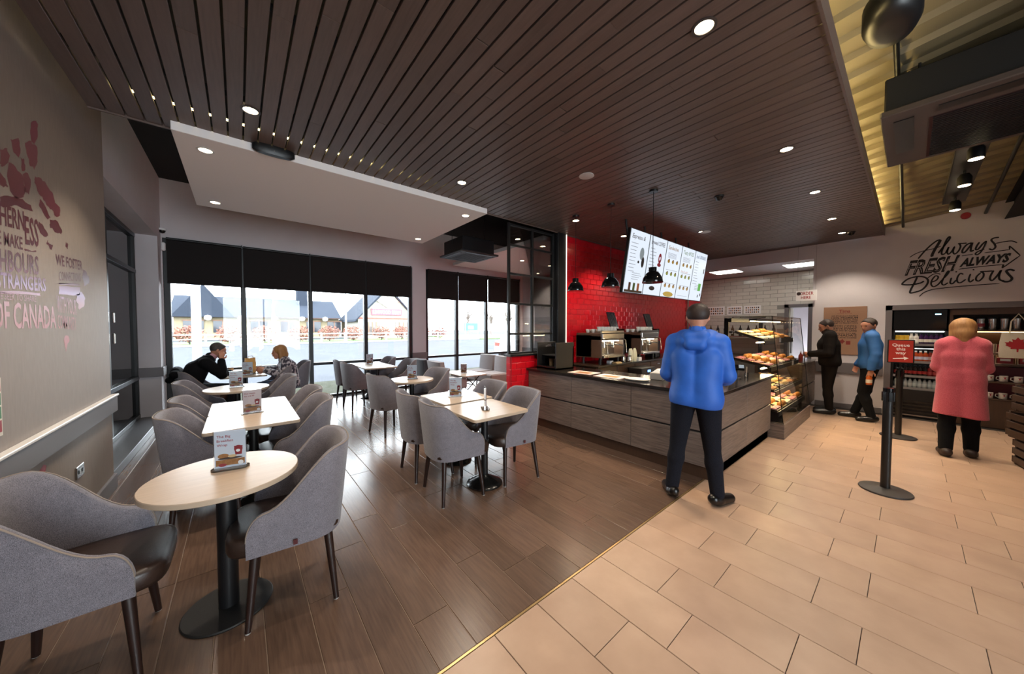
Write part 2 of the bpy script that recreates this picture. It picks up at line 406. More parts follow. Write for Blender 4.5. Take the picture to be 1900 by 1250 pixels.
for mm in (M1, M2):
    for a, b in zip(mm[:-1], mm[1:]):
        t = thing('roller_blind', 'black roller blind half drawn, ' + places[k], 'blind', ((a + b) / 2, YF + .0, 2.32), 0, 'roller blinds'); w = (b - a) / 2 - .012
        MB().box(-w, w, -.008, -.005, .02, .76).build('fabric', BLIND, t)
        MB().cyl((-w, -.02, .765), (w, -.02, .765), .022, n=12).build('roller', BLACKM, t, 40)
        MB().box(-w, w, -.014, 0, 0, .025, .004).build('bottom_bar', BLIND, t)
        MB().box(w - .004, w + .012, -.04, -.0, .73, .8).build('bracket', BLACKM, t); k += 1

# ---------------------------------------------------------------- slatted timber ceiling
ceil = struct(MB().box(-.84, 8.92, .36, .40, 3.26, 3.30).build('ceiling', VOID))
for yy in (1.2, 2.2, 3.2, 3.85): MB().box(-.84, 8.92, yy, yy + .05, 3.235, 3.275).build('batten', VOID, ceil)
sl = {}
x = -.84; i = 0
while x < 8.9:
    cut = rnd.uniform(.9, 3.3)
    for a, b in ((.34, cut), (cut, 3.95)):
        kx = round(b - a, 2)
        if kx not in sl: me = MB().box(0, .0885, 0, kx - .003, 0, .022, .002).mesh('slat', SLATM); fix_normals(me); sl[kx] = me
        link('slat', sl[kx], ceil, (x, a, 3.21))
    x += .1008
MB().box(-.84, 8.92, .325, .34, 3.2, 3.34).build('edge_board', SLATM, ceil)
MB().box(-.84, 8.92, 3.95, 3.965, 3.2, 3.30).build('edge_board', SLATM, ceil)
# white plaster rafts over the dining tables
RAFT = mat('raft_white', 'e8e2e1', .7)
r1 = struct(MB().box(-.39, 2.70, 3.80, 5.92, 3.14, 3.215, .003).build('ceiling_raft', RAFT))
r2 = struct(MB().box(4.25, 7.2, 4.25, 7.5, 3.14, 3.215, .003).build('ceiling_raft', RAFT))
for (rx, ry) in ((0, 4.4), (2.3, 4.4), (0, 5.5), (2.3, 5.5)): MB().cyl((rx, ry, 3.21), (rx, ry, 4.1), .006, n=6).build('hanger', VOID, r1)

# ---------------------------------------------------------------- red tiled service wall
ws = struct(MB().box(4.5, 10.6, 4.012, 4.12, 0, 4.1).build('wall_service', REDG))
bw, bh = .20, .10
bm_full = MB().box(0, bw - .005, -.012, 0, 0, bh - .005, .004).mesh('brick', REDT); fix_normals(bm_full)
bm_half = MB().box(0, bw / 2 - .005, -.012, 0, 0, bh - .005, .004).mesh('brick', REDT); fix_normals(bm_half)
nb = 0; restb = MB()
for r_ in range(32):
    z = .0 + r_ * bh
    x = 4.5
    if r_ % 2: link('brick', bm_half, ws, (x, 4.012, z)); x += bw / 2
    while x < 9.6 - bw + .01:
        if .9 <= z <= 2.7 and x < 7.6 and nb < 280: link('brick', bm_full, ws, (x, 4.012, z)); nb += 1
        else: restb.box(x, x + bw - .005, 4.0, 4.012, z, z + bh - .005)
        x += bw
o = restb.build('brick_field', REDT, ws); o['kind'] = 'stuff'
struct(MB().box(9.58, 9.66, 3.95, 4.012, 0, 2.94).build('trim_8', STEEL))
# white tiled kitchen wall
wk = bpy.data.objects['wall_kitchen']
kt = MB().box(-.008, 0, 0, .295, 0, .095, .003).mesh('wall_tile', WTILE); fix_normals(kt)
nb = 0; rest = MB()
for r_ in range(29):
    z = .02 + r_ * .1; y = 1.28 - (r_ % 2) * .15
    while y < 3.97:
        if not (y + .3 > 1.55 and y < 1.98 and z < 2.05) and y > 1.27 - .2:
            if z > 1.6 and nb < 290: link('wall_tile', kt, wk, (10.6, y, z)); nb += 1
            else: rest.box(10.592, 10.6, y, y + .295, z, z + .095)
        y += .3
o = rest.build('wall_tile_field', WTILE, wk); o['kind'] = 'stuff'
d1 = struct(MB().box(10.57, 10.62, 1.5, 1.58, 0, 2.13).build('door_1', GREYP))
MB().box(10.57, 10.62, 1.95, 2.03, 0, 2.13).build('frame', GREYP, d1); MB().box(10.57, 10.62, 1.5, 2.03, 2.05, 2.13).build('frame', GREYP, d1)
dl = MB().box(10.64, 11.0, 1.93, 1.95, 0, 2.04).build('door_leaf', mat('door_cream', 'd8d2c0', .5), d1)
MB().box(10.75, 10.85, 1.915, 1.93, .9, 1.75).build('vision_panel', BLACKG, dl)

# partition: black steel grid on a low red tiled wall, with a black end post
pt = struct(MB().box(3.28, 4.4, 3.98, 4.1, 0, 1.10).build('wall_low', REDG))
for r_ in range(11):
    z = r_ * .1; x = 3.28
    if r_ % 2: link('brick', bm_half, pt, (x, 3.98, z)); x += bw / 2
    while x < 4.35: link('brick', bm_full, pt, (x, 3.98, z)); x += bw
    b = link('brick', bm_half, pt, (3.28, 4.09, z)); b.rotation_euler = (0, 0, R(-90))
    b.location = (3.28, 3.99 + .1, z)
MB().box(3.24, 4.4, 3.95, 4.12, 1.10, 1.135, .003).build('sill', BLACKM, pt)
tp = thing('glazed_screen', 'black steel grid screen with square panes on the low red tiled wall', 'partition', (3.27, 4.03, 1.135))
L_ = 1.0; Hh = 2.055
for i, xx in enumerate((0, .5, L_)): MB().box(xx - .02, xx + .02, -.02, .02, 0, Hh, .003).build('upright', BLACKM, tp)
zs = [0, .32, .80, 1.27, 1.72, Hh - .02]
for z in zs[1:] + [.01]: MB().box(.02, L_ - .02, -.015, .015, z - .016, z + .016, .003).build('glazing_bar', BLACKM, tp)
for xx in (0, .5):
    for z0, z1 in zip(zs[:-1], zs[1:]): MB().box(xx + .02, xx + .48, -.004, .004, z0 + .016, z1 - .016).build('pane', WINGL, tp)
struct(MB().box(4.3, 4.5, 3.93, 4.12, 0, 3.21, .004).build('trim_9', BLACKM))
MB().box(4.5, 4.508, 3.915, 3.93, .9, 3.2).build('led_strip', emis('led_white', (1, .88, .7, 1), 1.6), bpy.data.objects['trim_9'])
# ---------------------------------------------------------------- tub chairs
FAB = fabric('chair_fabric_grey', '5a575e', '8c8890')
LEATH = mat('seat_leather_brown', '33241d', .38, c2='2a1d18', scale=30, bump=.08, bscale=220)
LEGM = mat('chair_leg_dark_walnut', '2a1813', .4, c2='1e110d', scale=8, stretch=(12, 12, 1))
PIPE = mat('piping_taupe', '8d7f74', .8)
def tub_chair():
    root = thing('tub_chair', 'tub chair', 'chair')
    # plan curve of the outer shell: straight arms, rounded back
    pts = []
    n_arm, n_back = 12, 24
    AX = [.20 - .25 * (1 - math.cos(math.pi / 2 * i / n_arm)) for i in range(n_arm)]
    for ax_ in AX: pts.append((ax_, -.285, 0.))
    for i in range(n_back + 1):
        a = -math.pi / 2 + math.pi * i / n_back
        c_, s_ = math.cos(a), math.sin(a); e = 2 / 2.7
        pts.append((-.05 - .25 * abs(c_) ** e, .285 * math.copysign(abs(s_) ** e, s_), 0))
    for ax_ in AX[::-1]: pts.append((ax_, .285, 0))
    N = len(pts); top = []
    for i, (x, y, _) in enumerate(pts):
        # height of the rim: arms low, sweeping up to the back
        t = min(1, max(0, (.13 - x) / .36)); s_ = t * t * (3 - 2 * t)
        z = .605 + (.885 - .605) * s_
        if x > .12: q = (x - .12) / .08; z = .605 - .13 * (1 - math.sqrt(max(0, 1 - q * q)))
        top.append(z)
    rows = []; rim = []; th = .036
    for i, (x, y, _) in enumerate(pts):
        p0 = Vector(pts[max(i - 1, 0)]); p1 = Vector(pts[min(i + 1, N - 1)]); d = (p1 - p0).normalized(); nr = Vector((d.y, -d.x, 0))
        if nr.dot(Vector((x + .02, y, 0))) < 0: nr = -nr
        zt = top[i]; zb = .385; row = []
        def pt(off, z):
            lean = (.885 - z) / .48                      # the shell narrows towards the seat base
            cx = Vector((.0, 0, 0)); p = Vector((x, y, 0))
            p = p + Vector((.05 * lean * max(0, -x) / .3, -y * .13 * lean, 0)) - nr * off
            return (p.x, p.y, z)
        for z in (zb, zb + (zt - zb) * .33, zb + (zt - zb) * .66, zt - .012): row.append(pt(0, z))
        row.append(pt(.008, zt - .002)); row.append(pt(th * .5, zt + .003)); row.append(pt(th - .008, zt - .002))
        for z in (zt - .012, zb + (zt - zb) * .66, zb + (zt - zb) * .33, zb): row.append(pt(th, z))
        rows.append(row); rim.append(pt(.003, zt + .0))
    sh = MB().loft(rows).build('shell', FAB, root, 50)
    MB().tube(rim, .0032, 6).build('piping', PIPE, sh, 60)
    # seat cushion with rounded front
    prof = []
    for i in range(36):
        a = 2 * math.pi * i / 36; c_, s_ = math.cos(a), math.sin(a); e = 2 / 5
        prof.append((.03 + .265 * math.copysign(abs(c_) ** e, c_), .243 * math.copysign(abs(s_) ** e, s_) * (1 if c_ > 0 else .93)))
    rws = []
    for (k_, z) in ((.90, .385), (.975, .392), (1., .41), (1., .455), (.975, .474), (.90, .483), (.55, .488), (.05, .489)):
        rws.append([(.03 + (p[0] - .03) * k_, p[1] * k_, z) for p in prof])
    MB().loft(rws).build('seat', LEATH, root, 60)
    MB().box(-.18, .2, -.19, .19, .372, .392).build('seat_base', LEGM, root)
    for sx in (-1, 1):
        for sy in (-1, 1):
            MB().cyl((sx * .165, sy * .175, .40), (sx * .20, sy * .232, 0.004), .024, .0145, 12).build('leg', LEGM, root, 50)
            MB().cyl((sx * .2, sy * .232, 0.0), (sx * .2, sy * .232, .006), .013, n=10).build('glide', mat('glide_clear', 'b8b4b0', .3), root)
    MB().box(-.02, -.0, .262, .268, .405, .43).build('brand_tab', mat('tab_maroon', '4a1518', .7), root)
    return root
CH = [(-.57, 2.38, 0, 'backing onto the mural wall at the flat-based round table'),
 (.23, 2.33, 174, 'facing the mural wall across the flat-based round table'),
 (-.22, 3.70, 0, 'on the wall side of the paired tables by the mural, room end'),
 (-.22, 4.38, 0, 'on the wall side of the paired tables by the mural, window end'),
 (.40, 3.66, 180, 'on the open side of the paired tables by the mural, room end'),
 (.42, 4.30, 180, 'on the open side of the paired tables by the mural, window end'),
 (-.34, 5.70, 0, 'on the mural-wall side of the round table behind the couple'),
 (.33, 5.62, 180, 'facing the mural wall at the round table behind the couple'),
 (-.45, 7.2, 0, 'that the man in the dark pullover sits in'),
 (.45, 7.08, 180, 'that the woman in the patterned top sits in'),
 (.82, 7.82, 180, 'standing empty against the glass next to the seated woman'),
 (1.71, 4.92, 10, 'with its back to the couple at the middle round table'),
 (2.35, 4.92, 187, 'facing the couple across the middle round table'),
 (1.77, 6.82, 6, 'backing towards the couple at the window pair of tables, room end'),
 (1.77, 7.45, 3, 'backing towards the couple at the window pair of tables, glass end'),
 (2.60, 6.78, 180, 'facing the couple at the window pair of tables, room end'),
 (2.47, 7.62, 180, 'facing the couple at the window pair of tables, glass end'),
 (1.55, 3.33, -4, 'facing the counter at the pair of tables beside it, window end'),
 (1.55, 2.75, -5, 'facing the counter at the pair of tables beside it, tile end'),
 (2.21, 2.70, 172, 'backing onto the counter panels, at the tile end of the paired tables'),
 (2.26, 3.33, 176, 'backing onto the counter, at the window end of the paired tables')]
proto = tub_chair()
for i, (x, y, a, lb) in enumerate(CH):
    o = proto if i == 0 else copy_tree(proto)
    o.location = (x, y, 0); o.rotation_euler = (0, 0, R(a)); o['label'] = 'grey tub chair ' + lb; o['group'] = 'grey tub chairs'

# ---------------------------------------------------------------- tables
OAK = mat('table_oak_laminate', 'c2ae9a', .32, c2='ab9783', scale=4, stretch=(1.2, 12, 12), contrast=.8, spec=.5)
OAKE = mat('table_edge_oak', 'b7a48f', .45)
def rrect(hx, hy, r, n=5):
    P = []
    for (cx, cy, a0) in ((hx - r, hy - r, 0), (-hx + r, hy - r, 90), (-hx + r, -hy + r, 180), (hx - r, -hy + r, 270)):
        for k_ in range(n + 1): a = R(a0 + 90 * k_ / n); P.append((cx + r * math.cos(a), cy + r * math.sin(a)))
    return P
def table(x, y, shape, label, h=.755, size=.315, flat=False, group='pedestal tables'):
    t = thing('pedestal_table', label, 'table', (x, y, 0), 0, group)
    P = rrect(size, size, .03) if shape == 'sq' else [(size * math.cos(2 * math.pi * i / 48), size * math.sin(2 * math.pi * i / 48)) for i in range(48)]
    MB().loft([[(p[0] * k_, p[1] * k_, z) for p in P] for k_, z in ((.99, h - .028), (1, h - .025), (1, h - .004), (.992, h), )]).build('table_top', OAK, t, 40)
    MB().loft([[(p[0] * 1.002, p[1] * 1.002, z) for p in P] for z in (h - .024, h - .005)], cap=False).build('edge_band', OAKE, t, 40)
    MB().box(-.15, .15, -.15, .15, h - .036, h - .028).build('mount_plate', BLACKM, t)
    if flat:
        MB().cyl((0, 0, .015), (0, 0, h - .03), .045, n=24).build('column', BLACKM, t, 40)
        MB().lathe([(.197, 0), (.2, .006), (.195, .012), (.05, .018), (0, .018)], 48).build('base', mat('cast_iron_black', '141414', .5, bump=.15, bscale=400), t, 30)
    else:
        MB().cyl((0, 0, .06), (0, 0, h - .03), .034, n=20).build('column', BLACKM, t, 40)
        MB().lathe([(.174, 0), (.178, .008), (.174, .016), (.14, .034), (.09, .062), (.045, .085), (.036, .1), (0, .1)], 40).build('base', mat('cast_iron_gloss', '101010', .22), t, 50)
    return t
table(-.07, 2.40, 'rd', 'round oak-topped table with a flat black disc base', size=.335, flat=True)
table(.085, 3.71, 'sq', 'square oak table beside the mural wall, half of a pair, away from windows', size=.318)
table(.085, 4.35, 'sq', 'square oak table beside the mural wall, half of a pair, window side', size=.318)
table(-.03, 5.72, 'rd', 'round oak table behind the seated couple', size=.345)
table(.055, 7.28, 'sq', 'square oak table the couple sit at', size=.305)
table(.055, 7.89, 'sq', 'square oak table against the window beside the couple', size=.303)
table(2.06, 4.94, 'rd', 'round oak table in the middle of the dining floor', size=.33)
table(2.20, 7.04, 'sq', 'square oak table, near half of the pair by the window', size=.31)
table(2.20, 7.665, 'sq', 'square oak table, window half of the pair by the window', size=.31)
table(1.945, 3.375, 'sq', 'square oak table by the counter, window side of the pair', size=.31)
table(1.87, 2.69, 'sq', 'square oak table by the counter, border side of the pair', size=.315)
ct = thing('coffee_table', 'low oak coffee table on crossed black legs between the lounge chairs', 'table', (4.15, 6.8, 0))
MB().loft([[(p[0], p[1], z) for p in rrect(.31, .5, .03)] for z in (.445, .47)]).build('table_top', OAK, ct, 40)
for sy in (-.36, .36):
    for sx in (-1, 1): MB().tube([(sx * .26, sy, .012), (-sx * .2, sy, .445)], .012, 8).build('leg', BLACKM, ct)
MB().tube([(0, -.36, .23), (0, .36, .23)], .012, 8).build('stretcher', BLACKM, ct)

# ---------------------------------------------------------------- lounge chairs by the window
LFAB = fabric('lounge_fabric_taupe', '7c7578', 'a29a9a'); LFAB2 = fabric('lounge_fabric_charcoal', '34333a', '4c4b52')
def lounge(fab):
    t = thing('lounge_chair', 'lounge', 'chair')
    MB().box(-.28, .34, -.31, .31, .19, .42, .03).build('seat', fab, t, 50)
    rows = []
    for k_ in range(7):
        z = .36 + .075 * k_; bend = .05 * (k_ / 6) ** 1.5; w = .30 + .015 * k_ / 6
        rows.append([(-.20 - bend, -w, z), (-.185 - bend, -w * .9, z), (-.165 - bend, 0, z), (-.185 - bend, w * .9, z), (-.20 - bend, w, z), (-.30 - bend, w, z), (-.325 - bend, w * .8, z), (-.335 - bend, 0, z), (-.325 - bend, -w * .8, z), (-.30 - bend, -w, z)])
    MB().loft(rows).build('backrest', fab, t, 60)
    for sx in (-1, 1):
        for sy in (-1, 1): MB().cyl((sx * .22, sy * .22, .2), (sx * .29, sy * .28, 0), .022, .013, 10).build('leg', LEGM, t, 50)
    return t
la = lounge(LFAB); lb_ = lounge(LFAB2)
for (o, x, y, a, lb) in ((la, 5.0, 7.42, 180, 'taupe armless lounge chair by the glass, facing the middle pier'), (copy_tree(la), 4.98, 6.7, 180, 'taupe armless lounge chair beside the red low wall, facing the dining tables'),
                         (copy_tree(la), 3.62, 6.66, 0, 'taupe armless lounge chair seen from behind, in front of the coffee table'), (lb_, 3.58, 7.4, 0, 'charcoal lounge chair standing by the middle pier')):
    o.location = (x, y, 0); o.rotation_euler = (0, 0, R(a)); o['label'] = lb; o['group'] = 'lounge chairs around the coffee table'

# ---------------------------------------------------------------- table cards in acrylic holders
CARDW = mat('card_print_paleblue', 'd5dbe6', .35); INKR = mat('ink_red', '9c2a35', .5); CUPR = mat('ink_cup_red', '8c1222', .5); TAN = mat('ink_tan', 'b07a44', .5, c2='8a5526', scale=60)
CARDP = mat('card_print_pink', 'dcc9c9', .35); INKW = mat('ink_white', 'f0eeee', .5); DARKI = mat('ink_dark', '3a2a26', .5)
def ell(mb, cx, cz, rx, rz_, y, n=18):
    mb.add([(cx + rx * math.cos(2 * math.pi * i / n), y, cz + rz_ * math.sin(2 * math.pi * i / n)) for i in range(n)], [tuple(range(n))]); return mb
def card(x, y, z, rz, label, lines, pink=False, w=.14, h=.21):
    t = thing('table_card', label, 'sign', (x, y, z), R(rz), 'menu cards on tables')
    base = MB(); P = rrect(w * .62, .038, .035); base.loft([[(p[0], p[1], q) for p in P] for q in (0, .008)]).build('stand', ACRYL, t, 40)
    MB().box(-w / 2 - .004, w / 2 + .004, -.004, .004, .008, h + .01).build('sleeve', ACRYL, t)
    c_ = MB().box(-w / 2, w / 2, -.0015, .0015, .009, h + .008).build('leaflet', CARDP if pink else CARDW, t)
    for i, ln in enumerate(lines): text('print', ln, (-w * .42, -.0022, h * (.86 - .115 * i)), (1, 0, 0), (0, 0, 1), .0135, INKR, c_, bold=.012)
    for sgn in (-1, 1):
        yy = sgn * .0021
        ell(MB(), w * .26, h * .52, w * .14, h * .10, yy).build('print', CUPR, c_, fix=False)
        mb = MB(); mb.add([(w * .12, yy * 1.01, h * .60), (w * .40, yy * 1.01, h * .60), (w * .37, yy * 1.01, h * .36), (w * .16, yy * 1.01, h * .36)], [(0, 1, 2, 3)]); mb.build('print', CUPR, c_, fix=False)
        ell(MB(), w * .25, h * .47, w * .07, h * .04, yy * 1.06).build('print', INKW, c_, fix=False)
        mb = MB(); mb.add([(-w * .46, yy, h * .1), (w * .46, yy, h * .1), (w * .46, yy, h * .26), (-w * .46, yy, h * .26)], [(0, 1, 2, 3)]); mb.build('print', TAN, c_, fix=False)
        ell(MB(), -w * .22, h * .36, w * .18, h * .065, yy * 1.03).build('print', TAN, c_, fix=False)
        ell(MB(), 0, h * .29, w * .4, h * .03, yy * 1.05).build('print', DARKI, c_, fix=False)
        ell(MB(), w * .06, h * .34, w * .14, h * .04, yy * 1.07).build('print', mat('ink_bread', 'dab888', .5), c_, fix=False)
        ell(MB(), -w * .25, h * .12, w * .13, h * .045, yy * 1.08).build('print', INKR, c_, fix=False)
        ell(MB(), w * .33, h * .14, w * .09, h * .06, yy * 1.08).build('print', INKW, c_, fix=False)
BB = ['The Big', 'Breakfast', 'Wrap']; HM = ['Hot meals', 'for £4.99']
card(-.05, 2.46, .755, -12, 'breakfast wrap menu card on the round table nearest the tile border', BB)
card(.085, 3.93, .755, 8, 'pink hot meals menu card on the paired tables beside the mural wall', HM, True)
card(-.04, 5.76, .755, 4, 'breakfast wrap menu card on the round table behind the couple', BB)
card(.10, 7.12, .755, 2, 'menu card in front of the brown paper bag on the table of the couple', BB)
card(2.06, 4.92, .755, -22, 'breakfast wrap menu card on the middle round table', BB)
card(1.93, 3.36, .755, -28, 'breakfast wrap menu card on the square table near the counter, window side', BB)
card(1.86, 2.66, .755, 62, 'menu card turned edge-on on the square table nearest the counter panels', HM, True)
card(4.1, 6.75, .47, -30, 'menu card on the low coffee table', HM, True)
card(2.2, 7.55, .755, 0, 'blown-out pale menu card on the paired table against the window', BB)
# things on the couple's table
bg = thing('paper_bag', 'brown paper takeaway bag standing on the table of the couple', 'bag', (.14, 7.32, .7625), .3)
rows = []
for k_, (sx, sy, z) in enumerate(((.07, .045, 0), (.07, .045, .17), (.068, .035, .22), (.072, .014, .26))): rows.append([(sx * a, sy * b, z + .01 * math.sin(5 * a + 3 * b)) for a, b in ((-1, -1), (0, -1.05), (1, -1), (1.03, 0), (1, 1), (0, 1.05), (-1, 1), (-1.03, 0))])
MB().loft(rows).build('bag_body', mat('kraft_paper', 'c79a5c', .8, c2='b98a4c', scale=20, bump=.2), bg, 30)
MB().tube([(-.04, -.02, .25), (-.03, -.03, .30), (.03, -.03, .30), (.04, -.02, .25)], .004, 6).build('handle', mat('kraft_dark', 'a87c42', .8), bg)
tr = MB(); tr.loft([[(p[0], p[1], z) for p in rrect(.17, .12, .03)] for z in (0, .006)]); tag(tr.build('serving_tray', mat('tray_black', '1a1618', .4), None, 40, (.22, 7.36, .756), .1), 'thin black serving tray under the paper bag', 'tray')
def papercup(x, y, z, label, c1='c9a27a', s=1.):
    t = thing('paper_cup', label, 'cup', (x, y, z), 0)
    MB().lathe([(.028 * s, 0), (.030 * s, .002), (.040 * s, .105 * s), (.040 * s, .107 * s)], 20).build('cup', mat('cup_' + c1, c1, .6), t, 40)
    MB().lathe([(.043 * s, .104 * s), (.043 * s, .112 * s), (.037 * s, .118 * s), (.035 * s, .116 * s), (0, .116 * s)], 20).build('lid', mat('cup_lid_brown', '4b2c20', .4), t, 40)
papercup(-.12, 7.44, .755, 'tan paper cup with brown lid in front of the seated man'); papercup(.27, 7.46, .755, 'tan paper cup with brown lid beside the paper bag')
# ---------------------------------------------------------------- service counter (L-shape: long front faces the tables, short front faces the tile floor)
ctr = thing('service_counter', 'grey-brown wood-panelled service counter with black plinth', 'counter', (3.6, 1.2, 0))
MB().box(.06, .7, .06, 2.74, 0, .86).build('carcass', WALN, ctr)
MB().box(.7, 2.15, .06, .72, 0, .86).build('carcass', WALN, ctr)
MB().box(.09, .12, .09, 2.74, 0, .125).build('plinth', BLACKM, ctr); MB().box(.09, 2.15, .06, .10, 0, .125).build('plinth', BLACKM, ctr)
def lam(x0, x1, y0, y1, z0, z1): return MB().box(x0, x1, y0, y1, z0, z1, .003).build('panel', LAMI, ctr)
for y0, y1 in ((.0, .93), (.935, 1.86), (1.865, 2.76)):
    for z0, z1 in ((.13, .475), (.495, .855)): lam(.03, .055, y0 + (.03 if y0 == 0 else 0), y1, z0, z1)
for x0, x1 in ((.03, 1.09), (1.095, 2.15)):
    for z0, z1 in ((.13, .475), (.495, .855)): lam(x0, x1, .03, .055, z0, z1)
MB().box(.045, .06, .05, 2.75, .13, .855).build('groove_backing', BLACKM, ctr); MB().box(.05, 2.15, .05, .06, .13, .855).build('groove_backing', BLACKM, ctr)
wt = MB(); wt.box(3.59, 4.34, 1.19, 3.98, .862, .9, .004); wt.box(4.34, 5.75, 1.19, 1.95, .862, .9, .004)
tag(wt.build('worktop', TOPM), 'polished dark worktop running along the panelled counter', 'worktop')
# counter section beyond the display case
c2 = thing('service_counter', 'short wood-panelled counter section beside the man in the black jacket', 'counter', (7.66, 1.2, 0))
MB().box(0, 1.24, .04, .7, .1, .9).build('carcass', WALN, c2)
for z0, z1 in ((.1, .48), (.5, .89)): MB().box(.0, 1.22, 0, .04, z0, z1, .003).build('panel', LAMI, c2)
MB().box(0, 1.24, -.01, .7, .9, .93, .004).build('worktop', STEEL, c2); MB().box(.02, 1.22, .05, .08, 0, .1).build('plinth', BLACKM, c2)
tb = thing('squash_bottle', 'small red sauce bottle on the far counter section', 'bottle', (8.1, 1.3, .93))
MB().lathe([(.03, 0), (.033, .01), (.033, .1), (.012, .14), (.012, .16), (0, .16)], 16).build('bottle', mat('sauce_red', '8c1a1a', .3), tb, 50); MB().cyl((0, 0, .16), (0, 0, .185), .013, n=12).build('cap', INKW, tb)

# ---------------------------------------------------------------- heated display case
dc = thing('display_case', 'glass-fronted heated pastry display case on a wood-clad base', 'display case', (5.78, 1.08, 0))
CL = 1.86                                                   # length along X
MB().box(0, CL, 0, .80, .0, .21, .004).build('base', LAMI, dc)
MB().box(.02, CL - .02, .03, .78, .21, .225).build('deck', STEEL, dc)
MB().box(0, CL, .72, .80, .225, 1.70).build('back_frame', BLACKM, dc) if False else None
for xx in (0, CL - .04): MB().box(xx, xx + .04, .70, .76, .21, 1.70, .004).build('post', BLACKM, dc)
MB().box(0, CL, .66, .76, 1.64, 1.70, .004).build('top_rail', BLACKM, dc); MB().box(.05, CL - .05, .35, .45, 1.655, 1.69).build('lamp_housing', BLACKM, dc)
prof = [(.01, .215), (.165, 1.72), (.76, 1.72), (.76, .215)]
MB().add([(x, y, z) for x, y, z in ((0, .012, .215), (CL, .012, .215), (CL, .165, 1.715), (0, .165, 1.715))], [(0, 1, 2, 3)]).build('front_glass', CASEG, dc, fix=False)
for xx in (.0, CL): MB().add([(xx, p[0], p[1]) for p in prof], [(0, 1, 2, 3)]).build('side_glass', CASEG, dc, fix=False)
MB().box(0, CL, .165, .76, 1.715, 1.722).build('top_glass', CASEG, dc)
for xx in (0, CL): MB().tube([(xx, .012, .215), (xx, .165, 1.715)], .005, 6).build('glass_edge', BLACKG, dc); MB().tube([(xx, .165, 1.718), (xx, .76, 1.718)], .004, 6).build('glass_edge', BLACKG, dc)
MB().tube([(0, .165, 1.718), (CL, .165, 1.718)], .004, 6).build('glass_edge', BLACKG, dc)
TRAYM = mat('bake_tray', '3a2c20', .4, .5); LINER = mat('tray_liner', 'd9c48e', .7)
shelves = [(1.36, .26, .68, .14), (.98, .18, .68, .10), (.64, .12, .68, .08), (.36, .08, .62, .05)]       # front z, front y, back y, rise to the back
for (z, y0, y1, rise) in shelves:
    mb = MB(); n = 1
    for a, b, zz in ((.06, CL - .06, 0),): mb.add([(a, y0, z), (b, y0, z), (b, y1, z + rise), (a, y1, z + rise), (a, y0, z - .012), (b, y0, z - .012), (b, y1, z + rise - .012), (a, y1, z + rise - .012)], [(0, 1, 2, 3), (7, 6, 5, 4), (0, 4, 5, 1), (1, 5, 6, 2), (2, 6, 7, 3), (3, 7, 4, 0)])
    mb.build('shelf', mat('shelf_dark', '241d19', .4), dc)
    MB().box(.04, CL - .04, y0 - .012, y0 - .002, z - .055, z + .012).build('ticket_rail', BLACKM, dc)
    for xx in (.05, CL - .05): MB().box(xx - .01, xx + .01, y1 - .02, .72, z + rise - .03, z + rise).build('bracket', BLACKM, dc)
    zl = {1.36: 1.66, .98: 1.34, .64: .96, .36: .62}[z]; lamp = MB().box(.1, CL - .1, y0 + .16, y0 + .19, zl - .012, zl).build('heat_lamp', emis('case_lamp', (1., .74, .38, 1), 40.), dc)
# pastries: rings, buns and slices on trays
def donut_mesh(name, m_, R0=.031, r0=.0155):
    mb = MB(); n1, n2 = 14, 8; vs = []; fs = []
    for i in range(n1):
        a = 2 * math.pi * i / n1
        for j in range(n2): b = 2 * math.pi * j / n2; rr = R0 + r0 * math.cos(b); vs.append((rr * math.cos(a), rr * math.sin(a), r0 * .85 + r0 * .85 * math.sin(b)))
    for i in range(n1):
        for j in range(n2): fs.append((i * n2 + j, ((i + 1) % n1) * n2 + j, ((i + 1) % n1) * n2 + (j + 1) % n2, i * n2 + (j + 1) % n2))
    return mb.add(vs, fs).mesh(name, m_, 80)
def bun_mesh(name, m_, r=.043, h=.043): return MB().lathe([(r * .8, 0), (r, h * .3), (r * .85, h * .75), (r * .4, h), (0, h * 1.03)], 14).mesh(name, m_, 80)
PM = [mat('dough_golden', 'c98a3c', .45, c2='b06f28', scale=40, rand=.1), mat('icing_white', 'e9dfcb', .35, rand=.05), mat('icing_choc', '3b1d10', .25), mat('icing_pink', 'd98a94', .3), mat('dough_pale', 'dcb878', .5, rand=.1)]
PMESH = [donut_mesh('doughnut', PM[0]), donut_mesh('doughnut', PM[1]), donut_mesh('doughnut', PM[2]), donut_mesh('doughnut', PM[3]), bun_mesh('bun', PM[4]), bun_mesh('muffin', PM[0], .038, .06)]
KIND = [('doughnut', 'golden glazed ring doughnut'), ('doughnut', 'white iced ring doughnut'), ('doughnut', 'chocolate iced ring doughnut'), ('doughnut', 'pink iced ring doughnut'), ('bun', 'pale round bun'), ('muffin', 'golden muffin')]
shn = ['top', 'second', 'third', 'bottom']
